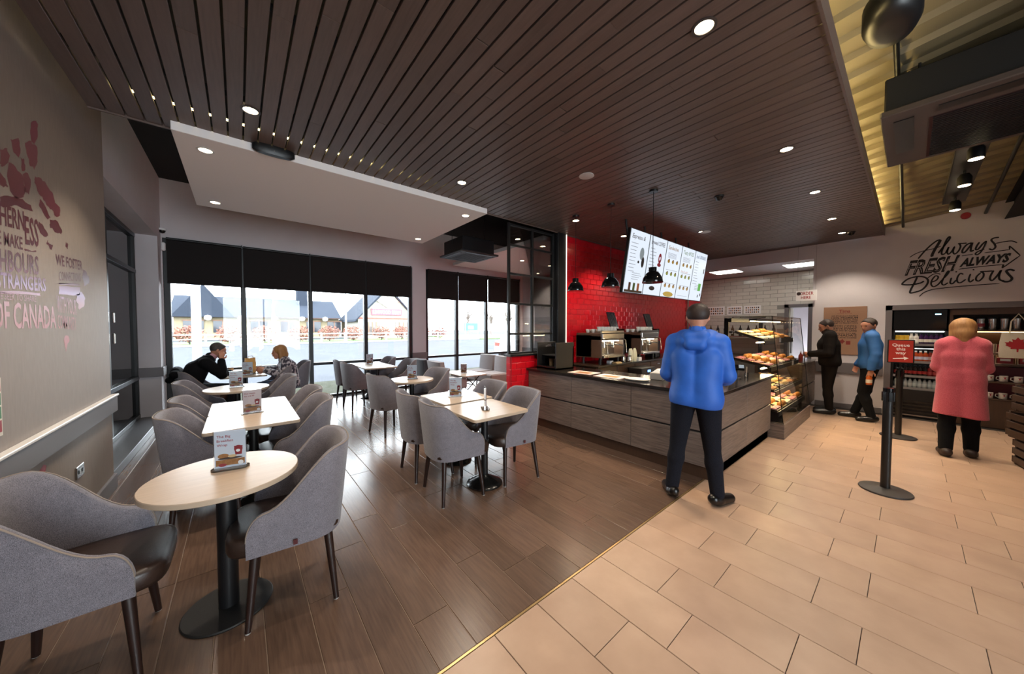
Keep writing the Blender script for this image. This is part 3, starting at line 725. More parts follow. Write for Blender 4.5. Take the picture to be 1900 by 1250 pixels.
for si, (z, y0, y1, rise) in enumerate(shelves):
    sl_ = math.atan2(rise, y1 - y0)
    for ti in range(5):
        x0 = .08 + ti * .35
        tr = thing('bake_tray', 'shallow lined baking tray on the %s shelf of the display case' % shn[si], 'tray', (5.78 + x0 + .16, 1.08 + y0 + .02, z + .02 * rise / (y1 - y0)), 0, 'trays on the %s shelf' % shn[si])
        tr.rotation_euler = (sl_, 0, 0)
        dl = (y1 - y0) - .05
        MB().box(-.16, .16, 0, dl, .001, .006).build('tray_bottom', LINER, tr)
        mb = MB()
        for b in ((-.165, -.16, 0, dl, 0, .022), (.16, .165, 0, dl, 0, .022), (-.165, .165, -.005, 0, 0, .022), (-.165, .165, dl, dl + .005, 0, .022)): mb.box(*b)
        mb.build('tray_rim', TRAYM, tr)
        kd = (ti * 2 + si * 3) % 6 if si else [1, 1, 4, 5, 0][ti]
        ny = max(2, int(dl / .11))
        for a in range(3):
            for b in range(ny):
                lx = -.10 + a * .10; ly = .055 + b * (dl - .09) / max(1, ny - 1)
                o = link(KIND[kd][0], PMESH[kd], None, (tr.location.x + lx, tr.location.y + ly * math.cos(sl_) - .006 * math.sin(sl_), tr.location.z + ly * math.sin(sl_) + .007), rnd.uniform(0, 6)); o.rotation_euler = (sl_, 0, rnd.uniform(0, .3))
                tag(o, KIND[kd][1] + ' on the %s shelf of the display case' % shn[si], 'pastry', 'pastries on the %s shelf' % shn[si])
# price tickets
for (xx, zz, yy) in ((6.5, 1.33, 1.29), (6.9, .95, 1.2)): tag(MB().box(-.05, .05, 0, .003, 0, .07).build('price_ticket', INKW, None, None, (xx, yy, zz)), 'small white price ticket on the front of the case shelf at %.1f m height' % zz if False else ('white price ticket on the top case shelf' if zz > 1.2 else 'white price ticket on the second case shelf'), 'ticket')

# ---------------------------------------------------------------- till, card machine, small counter things
tl = thing('till_screen', 'black tablet till on a curved stand beside the blue-jacketed customer', 'till', (4.65, 1.55, .9), R(160))
MB().lathe([(.09, 0), (.09, .012), (.03, .02), (.02, .1)], 20).build('stand', BLACKG, tl, 50)
pn = MB(); pn.box(-.02, .0, -.13, .13, .1, .31, .004); o = pn.build('screen', BLACKG, tl); o.rotation_euler = (0, R(-18), 0)
MB().box(.0, .003, -.115, .115, .115, .295).build('display', emis('till_display', (.75, .5, .5, 1), .5), o)
cm = thing('card_machine', 'black card payment machine on a swivel stand on the worktop', 'card machine', (4.95, 1.42, .9), R(200))
MB().cyl((0, 0, 0), (0, 0, .12), .012, n=10).build('stand', BLACKM, cm); MB().cyl((0, 0, 0), (0, 0, .01), .05, n=20).build('foot', BLACKM, cm)
hd = MB().box(-.04, .04, -.085, .085, -.02, .02, .008).build('handset', BLACKG, cm, None, (0, 0, .14)); hd.rotation_euler = (0, R(35), 0)
MB().box(-.03, .03, .02, .075, .02, .022).build('display', emis('handset_display', (.6, .7, .8, 1), .4), hd)
pc = thing('pen_pot', 'thin stylus in a clear pot beside the card machine', 'pot', (5.12, 1.36, .9)); MB().lathe([(.02, 0), (.022, .06)], 14).build('pot', ACRYL, pc, 40); MB().cyl((0, 0, .005), (.015, 0, .14), .004, n=6).build('stylus', OAK, pc)
hold = thing('leaflet_holder', 'clear acrylic leaflet holder on the worktop', 'holder', (3.92, 1.62, .9), R(-40))
MB().box(-.06, .06, -.03, .03, 0, .006).build('foot', ACRYL, hold); MB().box(-.06, .06, .024, .03, 0, .2).build('back', ACRYL, hold); MB().box(-.06, .06, -.03, -.026, 0, .14).build('front', ACRYL, hold); MB().box(-.05, .05, .0, .003, .008, .17).build('leaflets', CARDW, hold)
nb_ = thing('napkin_box', 'grey napkin dispenser box with white napkins on the worktop', 'dispenser', (4.12, 2.03, .9), R(8))
MB().box(-.11, .11, -.08, .08, 0, .09, .006).build('box', mat('napkin_box_grey', '8b8782', .5), nb_); mb = MB(); mb.add([(-.09, -.06, .09), (.09, -.06, .09), (.09, .06, .09), (-.09, .06, .09), (-.08, .0, .14), (.09, .01, .125)], [(0, 1, 5, 4), (2, 3, 4, 5), (1, 2, 5), (3, 0, 4), (0, 3, 2, 1)]); mb.build('napkins', INKW, nb_)
MB().cyl((.07, -.05, .09), (.07, -.05, .17), .006, n=8).build('straw', INKW, nb_)
for (x, y, rz, lb) in ((3.86, 3.02, 5, 'printed place mat on the worktop next to the black grab-and-go box'), (3.84, 2.55, 4, 'printed place mat in the middle of the worktop')):
    t = thing('place_mat', lb, 'mat', (x, y, .9), R(rz)); MB().box(-.14, .14, -.19, .19, 0, .004).build('sheet', CARDP, t); MB().box(-.09, .05, -.12, .1, .004, .005).build('print', TAN, t)
pl = MB(); pl.loft([[(.11 * k_ * math.cos(2 * math.pi * i / 32), .16 * k_ * math.sin(2 * math.pi * i / 32), z) for i in range(32)] for k_, z in ((.7, 0), (.95, .008), (1, .02), (.96, .022), (.7, .012))])
tag(pl.build('oval_tray', mat('melamine_white', 'd8d4ce', .3), None, 60, (3.82, 2.16, .9), R(4)), 'white oval tray lying on the worktop', 'tray')
# black open-fronted merchandiser box
bx = thing('counter_merchandiser', 'black open-fronted merchandiser box at the end of the worktop by the red wall', 'merchandiser', (3.72, 3.44, .9), R(0))
for b in ((0, .42, 0, .02, 0, .42), (0, .42, .40, .42, 0, .42), (0, .42, 0, .42, 0, .03), (.39, .42, 0, .42, 0, .36), (.1, .42, .02, .4, .2, .215)): MB().box(*b, .003).build('panel', BLACKM, bx)
MB().box(.0, .01, .02, .40, .0, .05).build('front_lip', DSTEEL, bx); MB().add([(.0, .02, .36), (.0, .40, .36), (.36, .40, .41), (.36, .02, .41)], [(0, 1, 2, 3)]).build('curved_lid', ACRYL, bx, fix=False)
for i, yy in enumerate((.1, .2, .3)): papercup(3.94, 3.44 + yy, .93, ['olive', 'dark', 'tan'][i] + ' reusable cup inside the black merchandiser box', ['5c5540', '1e1e20', '7d6a50'][i], 1.1)

# ---------------------------------------------------------------- back counter with coffee machines
bc = thing('back_counter', 'walnut back counter under the coffee machines by the red tiled wall', 'counter', (4.62, 3.3, 0))
MB().box(0, 4.2, .06, .66, .08, .88).build('carcass', WALN, bc); MB().box(-.02, 4.22, .0, .66, .88, .91, .004).build('worktop', mat('back_top_dark', '2a211b', .3), bc)
for i in range(7):
    dr = MB().box(.01 + i * .6, .59 + i * .6, .04, .06, .1, .87, .004).build('door', WALN, bc); MB().box(.25 + i * .6, .35 + i * .6, .025, .04, .80, .815).build('handle', STEEL, dr)
ov = thing('undercounter_oven', 'stainless oven with a blue display set into the back counter', 'oven', (5.55, 3.05, .0))
MB().box(0, .5, 0, .27, 0, .82, .006).build('body', DSTEEL, ov); MB().box(.03, .47, -.006, 0, .2, .66).build('door', BLACKG, ov); MB().tube([(.05, -.03, .69), (.45, -.03, .69)], .008, 8).build('handle', STEEL, ov)
MB().box(.2, .3, -.006, 0, .74, .78).build('display', emis('oven_display', (.25, .5, 1, 1), 2.), ov)
def espresso(x, label):
    t = thing('espresso_machine', label, 'coffee machine', (x, 3.35, .91), 0, 'espresso machines')
    for sx in (.08, .62):
        for sy in (.08, .44): MB().cyl((sx, sy, 0), (sx, sy, .12), .025, n=12).build('foot', BLACKM, t, 40)
    MB().box(0, .70, .2, .55, .12, .52, .01).build('body', mat('machine_brown', '4a382e', .35), t)
    MB().box(0, .70, 0, .55, .42, .55, .012).build('head', mat('machine_brown', '4a382e', .35), t)
    MB().box(0, .03, 0, .55, .12, .5, .004).build('side_panel', mat('machine_brown', '4a382e', .35), t); MB().box(.67, .70, 0, .55, .12, .5, .004).build('side_panel', mat('machine_brown', '4a382e', .35), t)
    MB().box(.03, .67, -.04, .2, .12, .16, .004).build('drip_tray', STEEL, t); MB().box(.03, .67, .19, .2, .16, .42).build('backsplash', STEEL, t)
    MB().box(.02, .68, -.012, 0, .45, .54, .004).build('control_panel', STEEL, t)
    for gx in (.2, .48):
        MB().cyl((gx, .09, .36), (gx, .09, .42), .038, n=16).build('group_head', STEEL, t, 40); MB().tube([(gx, .09, .35), (gx, -.0, .345), (gx, -.10, .33)], .013, 8).build('portafilter', BLACKM, t, 50)
        MB().cyl((gx, .09, .29), (gx, .09, .355), .03, n=14).build('spout', STEEL, t, 40)
    for sx in (.06, .64): MB().tube([(sx, -.01, .45), (sx, -.07, .42), (sx, -.09, .2)], .006, 8).build('steam_wand', STEEL, t, 50)
    MB().box(.1, .6, .05, .15, .405, .415).build('work_light', emis('work_light', (1, .85, .6, 1), 30.), t)
    MB().box(.0, .7, .0, .012, .55, .59).build('cup_rail', STEEL, t)
    return t
espresso(4.75, 'brown espresso machine nearer the black frame, stacked with cups'); espresso(6.05, 'brown espresso machine behind the blue-jacketed customer')
CUPM = MB().lathe([(.024, 0), (.028, .004), (.04, .05), (.042, .065), (.038, .065), (.034, .04), (0, .01)], 16).mesh('coffee_cup', mat('porcelain', 'e6e2da', .2), 60)
for mi, x in enumerate((4.75, 6.05)):
    for a in range(6):
        for b in range(3):
            for c_ in range(1 if b else 2):
                o = link('coffee_cup', CUPM, None, (x + .1 + a * .095, 3.47 + b * .12, 1.46 + c_ * .045)); o.rotation_euler = (0, 0, 0)
                tag(o, 'white porcelain cup on top of the espresso machine ' + ('nearer the black frame' if mi == 0 else 'behind the blue-jacketed customer'), 'cup', 'cups on the espresso machines')
def grinder(x, label):
    t = thing('coffee_grinder', label, 'grinder', (x, 3.6, .91), 0)
    MB().box(-.09, .09, -.12, .14, 0, .36, .015).build('body', BLACKM, t); MB().loft([[(p[0] * k_, p[1] * k_, z) for p in rrect(.1, .1, .04)] for k_, z in ((.5, .36), (1, .5), (1.05, .62))]).build('hopper', glass('hopper_smoke', (.25, .2, .18, 1), 1.), t, 40)
    l_ = MB().box(-.13, .13, -.012, .012, 0, .34, .004).build('raised_lid', mat('lid_smoke', '1c1a22', .15), t, None, (0, .06, .62)); l_.rotation_euler = (R(-18), 0, 0)
    for i in range(5): MB().box(-.11 + i * .05, -.095 + i * .05, -.015, -.012, .03, .31).build('lid_rib', DSTEEL, l_)
    MB().cyl((-.13, -.0, .3), (-.13, -.1, .3), .03, n=14).build('dial', STEEL, t, 40)
grinder(5.62, 'coffee grinder with raised ribbed lid between the espresso machines'); grinder(7.0, 'taller coffee grinder with raised ribbed lid under the menu screens')
for i, (x, y, lb) in enumerate(((5.51, 3.405, 'steel milk jug next to the espresso machine by the frame'), (5.59, 3.325, 'steel milk jug closest to the milk bags'))):
    t = thing('milk_jug', lb, 'jug', (x, y, .91), R(200 * i), 'milk jugs'); MB().lathe([(.045, 0), (.05, .01), (.047, .06), (.036, .10), (.042, .125), (.038, .125), (.03, .1), (0, .01)], 20).build('body', STEEL, t, 50); MB().tube([(.042, 0, .11), (.08, 0, .10), (.08, 0, .04), (.045, 0, .03)], .006, 8).build('handle', STEEL, t, 50)
for i, x in enumerate((5.69, 5.83)):
    t = thing('milk_bag', 'cream plastic milk pouch on the back counter, ' + ('jug side' if i == 0 else 'box side'), 'pouch', (x, 3.36, .91), .2 * i, 'milk pouches')
    MB().loft([[(.062 * k_ * a, .045 * d_ * b, z) for a, b in [(math.cos(2 * math.pi * q / 14), math.sin(2 * math.pi * q / 14)) for q in range(14)]] for k_, d_, z in ((.8, .8, 0), (1, 1, .06), (1, .95, .15), (.95, .6, .21), (.85, .15, .25))]).build('pouch', mat('pouch_cream', 'ded7bb', .4), t, 60)
t = thing('creamer_box', 'small white box beside the milk pouches', 'box', (5.98, 3.36, .91)); MB().box(-.05, .05, -.04, .04, 0, .07, .004).build('box', INKW, t)
t = thing('cloth', 'folded tan cloth on the back counter in front of the coffee machine', 'cloth', (5.2, 3.33, .912)); MB().loft([[(p[0] * k_, p[1] * k_, z) for p in rrect(.09, .06, .03)] for k_, z in ((.95, 0), (1, .012), (.9, .03), (.6, .036))]).build('fold', mat('cloth_tan', 'b79a6e', .9), t, 50)
t = thing('knock_box', 'white lidded tub under the coffee machine head', 'tub', (5.14, 3.44, .91)); MB().box(-.05, .05, -.04, .04, 0, .05, .006).build('tub', INKW, t)

# ---------------------------------------------------------------- pendants
for i, (y, lb) in enumerate(((3.2, 'nearest the black grid screen'), (2.6, 'in the middle of the row'), (2.01, 'in front of the menu screens'))):
    t = thing('pendant_lamp', 'small black dome pendant lamp ' + lb, 'lamp', (3.88, y, 2.1), 0, 'black pendant lamps')
    sh = MB().lathe([(.118, 0), (.12, .004), (.108, .06), (.075, .115), (.045, .135), (.045, .185), (.0, .19)], 32).build('shade', BLACKG, t, 50)
    MB().lathe([(.112, .004), (.100, .058), (.07, .108), (.0, .125)], 32).build('shade_lining', mat('lining_copper', 'c98c50', .35, .6), t, 60)
    MB().lathe([(0, .02), (.03, .03), (.04, .055), (.03, .085), (0, .1)], 16).build('bulb', emis('pendant_bulb', (1, .72, .4, 1), 40.), t, 60)
    MB().cyl((0, 0, .185), (0, 0, 1.09), .004, n=6).build('cable', BLACKM, t); MB().cyl((0, 0, 1.085), (0, 0, 1.11), .05, n=20).build('ceiling_rose', BLACKM, t, 40)
    l = bpy.data.lights.new('pendant_light', 'SPOT'); l.energy = 70; l.color = (1, .75, .48); l.spot_size = R(120); l.spot_blend = .6; l.shadow_soft_size = .04
    lo = bpy.data.objects.new('light_source', l); col.objects.link(lo); lo.parent = t; lo.location = (0, 0, .0)

# ---------------------------------------------------------------- menu screens
SCRW = emis('screen_white', (.80, .88, 1., 1), .85); BEZ = mat('bezel_black', '060607', .3)
def ink(name, c, s=.8): return emis('scr_' + name, c, s)
titles = [('Espresso &', '5a4a42'), ('Brewed COFFEE', '4a3a36'), ('Sandwiches', 'c99a58'), ('Tasty BITES', '8fae72'), ('Iced DRINKS', '7f92b4')]
SW, SHh = .555, .92
names5 = ['espresso', 'brewed coffee', 'sandwich', 'small bites', 'iced drinks']
for i, (tt, c_) in enumerate(titles):
    t = thing('menu_screen', 'tilted portrait menu screen headed for %s, hung under the timber ceiling' % names5[i], 'screen', (4.31 + SW * (i + .5), 2.69, 2.07), 0, 'menu screens above the counter')
    t.rotation_euler = (R(8.5), 0, 0)
    MB().box(-SW / 2 + .002, SW / 2 - .002, 0, .05, 0, SHh, .004).build('housing', BEZ, t)
    p = MB().box(-SW / 2 + .014, SW / 2 - .014, -.003, 0, .012, SHh - .012).build('display', SCRW, t)
    ca, sa = math.cos(R(8.5)), math.sin(R(8.5)); dz = 3.21 - 2.07; MB().tube([(0, .05, .5), (0, .12, .5), (0, .12 * ca + dz * sa, dz * ca - .12 * sa)], .016, 8).build('drop_tube', BLACKM, t)
    k_ = ink(c_, rgb(c_), .45); y = -.0045
    text('print', tt, (-.22, y, .79), (1, 0, 0), (0, 0, 1), .06, k_, p, width=.42 if len(tt) > 10 else .36, slant=.2, bold=.01)
    g = ink('grey', (.35, .36, .4, 1), .5); rw = random.Random(i)
    mb = MB()
    if i in (0, 1, 4):
        for r_ in range(9):
            z = .72 - r_ * .05; w = rw.uniform(.12, .2); mb.box(-.22, -.22 + w, y, y + .001, z, z + .007)
        for r_ in range(4): z = .3 - r_ * .03; mb.box(-.1, .1 + rw.uniform(-.05, .08), y, y + .001, z, z + .006)
        mb.build('print', g, p)
        ic = ink('cupdark', rgb('3c3230'), .35); cr = ink('cupred', rgb('8a1626'), .6); gn = ink('green', rgb('6fbf5a'), .7); br = ink('brown', rgb('7a4a28'), .5)
        if i == 0:
            for (a, z, rx, rz_, mm) in ((.1, .6, .06, .09, ink('pale', rgb('9aa4a8'), .6)), (.15, .48, .04, .08, ic), (.03, .47, .025, .02, ic)): ell(MB(), a, z, rx, rz_, y).build('print', mm, p, fix=False)
            for (a, mm) in ((-.12, ink('mocha', rgb('5c3a2a'), .5)), (.0, ink('tea', rgb('5a6a3a'), .5)), (.12, ink('caramel', rgb('a0592c'), .6))): MB().box(a - .03, a + .03, y, y + .001, .05, .16).build('print', mm, p)
            MB().box(-.25, .25, y, y + .001, .015, .05).build('print', ink('wood', rgb('5a4b3a'), .4), p)
        elif i == 1:
            for (a, z, rx, rz_) in ((.1, .60, .05, .08), (.1, .50, .06, .03)): ell(MB(), a, z, rx, rz_, y).build('print', cr, p, fix=False)
            ell(MB(), .1, .60, .02, .03, y - .0005).build('print', SCRW, p, fix=False); ell(MB(), .09, .36, .045, .05, y).build('print', ink('pale', rgb('9aa4a8'), .6), p, fix=False)
            ell(MB(), -.02, .12, .09, .035, y).build('print', ic, p, fix=False)
        else:
            MB().box(.06, .18, y, y + .001, .2, .34).build('print', gn, p)
            for (a, z) in ((.2, .6), (.2, .56), (.1, .1), (.21, .13)): ell(MB(), a, z, .02, .03, y).build('print', ic, p, fix=False)
    else:
        for r_ in range(5): z = .73 - r_ * .018; mb.box(-.2, .1, y, y + .001, z, z + .005)
        for (zz) in (.52, .30, .12): mb.box(-.2, .2, y, y + .001, zz - .06, zz - .055)
        mb.build('print', g, p)
        for r_, zz in enumerate((.60, .40, .20)):
            for a in (-.15, .0, .15):
                ell(MB(), a, zz, .04, .03, y).build('print', ink('food%d' % r_, rgb(('b08a2c', '98a040', 'c09a58')[r_]), .6), p, fix=False); ell(MB(), a + .01, zz + .025, .02, .014, y - .0005).build('print', ink('bun', rgb('7a4a24'), .5), p, fix=False)
        if i == 2: ell(MB(), 0, .06, .18, .045, y).build('print', ink('platter', rgb('c9a94a'), .7), p, fix=False)
        else: text('print', 'Hot & cold', (-.2, y, .47), (1, 0, 0), (0, 0, 1), .04, ink('orange', rgb('d0925a'), .7), p, slant=.2)
# kitchen: LED panels, menu sheets, shelf
for i, (x, y) in enumerate(((9.35, 2.95), (9.55, 1.55), (11.4, 1.8))):  # third panel is an added, unseen light that brightens the passage
    t = thing('led_panel', 'square white LED ceiling panel in the kitchen, ' + ('near the opening' if i == 0 else 'beside the wall end' if i == 1 else 'added beyond the doorway to brighten it'), 'light', (x, y, 2.93), 0, 'kitchen LED panels')
    MB().box(-.3, .3, -.3, .3, -.002, .01).build('frame', mat('panel_frame', 'd8d8d8', .5), t); MB().box(-.28, .28, -.28, .28, -.004, -.002).build('diffuser', emis('led_panel', (1., .95, .86, 1), 9.), t)
for i, (y0, y1, z0, z1) in enumerate(((3.36, 3.82, 1.90, 2.15), (2.94, 3.30, 1.91, 2.14), (2.52, 2.90, 1.92, 2.14))):
    t = thing('menu_sheet', 'white printed chart taped to the kitchen tiles, ' + ['nearest the red wall', 'in the middle of three', 'nearest the doorway'][i], 'poster', (10.59, (y0 + y1) / 2, z0), 0, 'charts on the kitchen wall'); hw = (y1 - y0) / 2; hh = z1 - z0
    s_ = MB().box(-.004, 0, -hw, hw, 0, hh).build('sheet', INKW, t)
    for a in range(7):
        for b in range(3): MB().box(-.006, -.004, -hw * .8 + a * hw * .24, -hw * .8 + a * hw * .24 + hw * .14, hh * (.12 + .27 * b), hh * (.3 + .27 * b)).build('print', [TAN, DARKI, mat('ink_grey', '77736f', .6)][(a + b + i) % 3], s_)
ks = thing('kitchen_shelf', 'steel shelf with bottles and jars behind the blue-jacketed customer', 'shelf', (10.25, 3.0, 0))
MB().box(-.3, .3, -.9, .9, .86, .9).build('worktop', STEEL, ks); MB().box(-.28, .28, -.88, .88, 0, .86).build('cabinet', mat('kitchen_cab', '8a8884', .4), ks); MB().box(.1, .3, -.9, .9, 1.3, 1.33).build('upper_shelf', STEEL, ks)
for i in range(9):
    t = thing('syrup_bottle', 'dark syrup bottle standing on the kitchen shelf', 'bottle', (10.4, 2.2 + i * .18, 1.33), 0, 'syrup bottles on the kitchen shelf')
    MB().lathe([(.035, 0), (.037, .01), (.037, .18), (.014, .24), (.014, .28), (0, .28)], 14).build('bottle', mat('syrup_%d' % (i % 3), ('2b1a12', '3a3a3c', '5a4630')[i % 3], .15), t, 50); MB().box(-.038, -.036, -.02, .02, .06, .14).build('label', INKW, t)
# hanging order sign
sg = thing('hanging_sign', 'small white sign reading ORDER HERE hung at the end of the wall', 'sign', (8.86, 1.36, 2.1))
MB().box(-.006, .006, -.16, .16, 0, .21).build('panel', INKW, sg)
text('print', 'ORDER', (-.007, .10, .115), (0, -1, 0), (0, 0, 1), .06, INKR, sg, width=.21, bold=.02); text('print', 'HERE', (-.007, .08, .035), (0, -1, 0), (0, 0, 1), .055, INKR, sg, width=.15, bold=.02)
ell(MB(), 0, 0, .035, .035, 0).build('print', DARKI, sg, None, (-.0075, .115, .145), R(90), fix=False)
for yy in (-.14, .14): MB().cyl((0, yy, .21), (0, yy, 1.11), .0015, n=4).build('wire', STEEL, sg)
# ---------------------------------------------------------------- wall lettering
INKB = mat('vinyl_black', '120d0e', .6)
wlt = thing('wall_lettering', 'black hand-lettered slogan with an arrow on the white wall above the fridge', 'lettering', (0, 0, 0))
def wp(x, y): p = PX(1660 + x / 7.917, 420 + y / 7.917, XR - .004); return (-p[1], p[2])
O_, UX_, UZ_ = (XR - .004, 0, 0), (0, -1, 0), (0, 0, 1)
strokes = [
 ([(220, 455), (300, 405), (420, 360), (560, 330), (680, 290)], 16), ([(345, 475), (420, 385), (520, 285), (620, 210), (675, 195)], 26), ([(675, 195), (640, 260), (590, 340), (550, 420), (556, 442)], 42),
 ([(640, 395), (690, 330), (765, 240), (812, 175), (806, 150), (770, 185), (720, 290), (690, 375), (700, 412), (745, 395)], 26),
 ([(745, 395), (775, 345), (795, 300), (772, 370), (790, 408), (840, 365), (880, 295), (858, 365), (880, 405), (930, 370), (966, 305), (960, 265), (938, 252), (1000, 250), (1060, 244)], 24),
 ([(1135, 238), (1060, 268), (1002, 335), (996, 385), (1040, 370), (1110, 285), (1142, 238), (1122, 310), (1120, 365), (1165, 345)], 26),
 ([(1245, 230), (1205, 290), (1190, 335), (1225, 335), (1295, 255), (1350, 212)], 26), ([(1350, 212), (1312, 300), (1262, 380), (1212, 415), (1186, 402), (1220, 370), (1320, 330)], 22),
 ([(1535, 160), (1460, 170), (1420, 200), (1465, 255), (1480, 305), (1435, 343), (1385, 325)], 26), ([(1480, 250), (1600, 225), (1720, 213), (1800, 240)], 18),
 ([(985, 432), (1068, 420), (1150, 408)], 15), ([(1320, 387), (1500, 364), (1690, 340)], 15), ([(940, 628), (1250, 590), (1600, 558)], 16),
 ([(360, 1030), (430, 970), (560, 925), (800, 895), (1200, 860), (1540, 838)], 17),
 ([(430, 800), (380, 830), (250, 855), (130, 855), (115, 835), (200, 770), (340, 735), (440, 745), (490, 790), (470, 860), (400, 930), (300, 965), (228, 975), (238, 925), (290, 830), (332, 742)], 30),
 ([(480, 762), (560, 705), (640, 692), (672, 706)], 18), ([(528, 822), (610, 790), (640, 742), (600, 725), (548, 788), (536, 850), (572, 885), (640, 850), (695, 785)], 24),
 ([(695, 785), (765, 715), (800, 662), (778, 662), (730, 740), (692, 828), (722, 860), (785, 825)], 24), ([(835, 752), (815, 825), (850, 840), (905, 785)], 24), ([(893, 672), (915, 660)], 26),
 ([(1010, 705), (965, 690), (922, 748), (922, 812), (970, 825), (1045, 775)], 24), ([(1115, 695), (1088, 775), (1110, 815), (1165, 775)], 24), ([(1148, 640), (1170, 630)], 26),
 ([(1262, 682), (1205, 735), (1196, 785), (1240, 800), (1300, 742), (1304, 685), (1262, 665), (1350, 660), (1440, 652)], 24),
 ([(1455, 645), (1412, 718), (1402, 775), (1440, 790), (1520, 705), (1565, 640), (1535, 715), (1540, 775), (1575, 795)], 26),
 ([(1762, 652), (1700, 633), (1642, 655), (1680, 710), (1722, 758), (1695, 800), (1625, 812), (1572, 792)], 32)]
ppm = 7.917 / abs(wp(0, 500)[0] - wp(7.917, 500)[0])          # zoom pixels per metre on the wall
for pts, w in strokes:
    mb = MB(); ribbon(mb, [wp(*p) for p in pts], w / ppm * 1.0, O_, UX_, UZ_); mb.build('stroke', INKB, wlt, fix=False)
def wpoly(pts, name='stroke'): mb = MB(); mb.add([(XR - .004, -wp(*p)[0], wp(*p)[1]) for p in pts], [tuple(range(len(pts)))]); mb.build(name, INKB, wlt, fix=False)
wpoly([(1690, 285), (1680, 338), (1700, 338), (1704, 312), (1828, 424), (1575, 608), (1590, 620), (1852, 424)]) if False else None
for seg, w in (([(1686, 285), (1690, 340)], 18), ([(1690, 285), (1845, 425)], 18), ([(1845, 425), (1582, 612)], 18), ([(1600, 558), (1582, 612)], 26)):
    mb = MB(); ribbon(mb, [wp(*p) for p in seg], w / ppm, O_, UX_, UZ_); mb.build('stroke', INKB, wlt, fix=False)
def ptext(s, p0, p1, htop, bold, m_=None, slant=.25):
    a = np.array(wp(*p0)); b = np.array(wp(*p1)); d = b - a; L_ = np.linalg.norm(d); d = d / L_
    ux = np.array([0, -d[0], d[1]]); uz = np.array([0, d[1] * 0, 1.]); h = np.array(wp(*htop))[1] - a[1]
    text('letters', s, (XR - .004, -a[0], a[1]), ux, uz, abs(h), m_ or INKB, wlt, width=L_ * .97, bold=bold, slant=slant)
ptext('FRESH', (150, 715), (890, 640), (185, 520), .035); ptext('ALWAYS', (950, 590), (1690, 512), (985, 480), .05)
v_ = np.array(wp(150, 715))
text('inline', 'FRESH', (XR - .0055, -wp(163, 708)[0], wp(163, 708)[1]), np.array([0, -(wp(890, 640)[0] - wp(150, 715)[0]), wp(890, 640)[1] - wp(150, 715)[1]]) / np.linalg.norm(np.array(wp(890, 640)) - np.array(wp(150, 715))), (0, 0, 1), abs(wp(185, 530)[1] - wp(150, 705)[1]) * .97, WHITE, wlt, width=np.linalg.norm(np.array(wp(890, 640)) - np.array(wp(150, 715))) * .95, bold=-.035, slant=.25)

# ---------------------------------------------------------------- hessian poster
ps = thing('hessian_poster', 'brown hessian panel printed with a coffee statement on the white wall', 'poster', (XR - .016, .81, 1.04))
pb = MB().box(0, .012, -.295, .29, 0, .91, .002).build('panel', mat('hessian', 'a8836a', .9, c2='93705a', scale=160, bump=.2), ps)
MRN = mat('ink_maroon', '7c2a26', .7); BRN = mat('ink_brown', '3a2620', .7)
def pline(s, z, h, w, m_=BRN, c=0.): text('print', s, (-.001, c, z), (0, -1, 0), (0, 0, 1), h, m_, pb, width=w, bold=.02, center=True)
pline('Tims', .80, .055, .15, MRN); pline('COFFEE HOUSE', .775, .012, .2, MRN)
for s, z, h, w in (('WE ETHICALLY SOURCE', .725, .022, .36), ('100% PREMIUM', .685, .030, .36), ('ARABICA BEANS, AND', .655, .020, .36), ('EXPERTLY ROAST', .618, .028, .36), ('THEM TO PERFECTION', .588, .022, .36),
                   ('HAND CRAFT', .545, .016, .34), ('EACH LATTE', .515, .022, .34), ('SERVE EVERY', .478, .030, .34), ('CUP WITH CARE', .440, .030, .34), ('PROUD TO BE', .395, .018, .32), ("CANADA'S", .345, .042, .34), ('FAVOURITE COFFEE', .310, .022, .34)): pline(s, z, h, w)
MB().box(-.002, 0, -.09, -.03, .19, .26).build('print', MRN, pb); mb = MB(); mb.add([(-.001, .02 + a, .2 + b) for a, b in ((0, 0), (.025, .03), (.06, .03), (.04, .05), (.05, .075), (.02, .065), (0, .1), (-.02, .065), (-.04, .05), (-.02, .03))], [tuple(range(10))]); mb.build('print', MRN, pb, fix=False)

# ---------------------------------------------------------------- alcove: drinks fridge and merchandise shelves
fr = thing('drinks_fridge', 'tall black open-fronted drinks fridge set in the wall recess', 'fridge', (XR, -.10, 0))
FD = .62; y0, y1 = -.30, .31          # local y (right .. left)
MB().box(-.0, .05, y1 - .0, y1 + .08, 0, 1.95, .003).build('surround', GREYP, fr); struct(MB().box(XR, XR + .05, -2.0, .29, 1.86, 1.95, .003).build('trim_10', GREYP))
for b in ((.05, FD, y1 - .03, y1, 0, 1.86), (.05, FD, y0, y0 + .03, 0, 1.86), (FD - .03, FD, y0, y1, 0, 1.86), (.05, FD, y0, y1, 1.5, 1.86), (.02, FD, y0, y1, 0, .48)): MB().box(*b, .003).build('cabinet', BLACKM, fr)
MB().box(.03, .05, y0 + .02, y1 - .02, 1.53, 1.85).build('header', BLACKG, fr); MB().box(.025, .03, -.22, -.16, 1.77, 1.785).build('temperature_display', emis('fridge_display', (.3, .7, 1, 1), 8.), fr)
for z in (.08, .14, .20, .26): MB().box(.005, .02, y0 + .03, y1 - .03, z, z + .03).build('louvre', BLACKG, fr)
MB().box(.005, .03, y0 + .02, y1 - .02, .03, .05).build('kick_trim', STEEL, fr)
FSH = [(1.27, 'top'), (.97, 'second'), (.72, 'third'), (.505, 'bottom')]
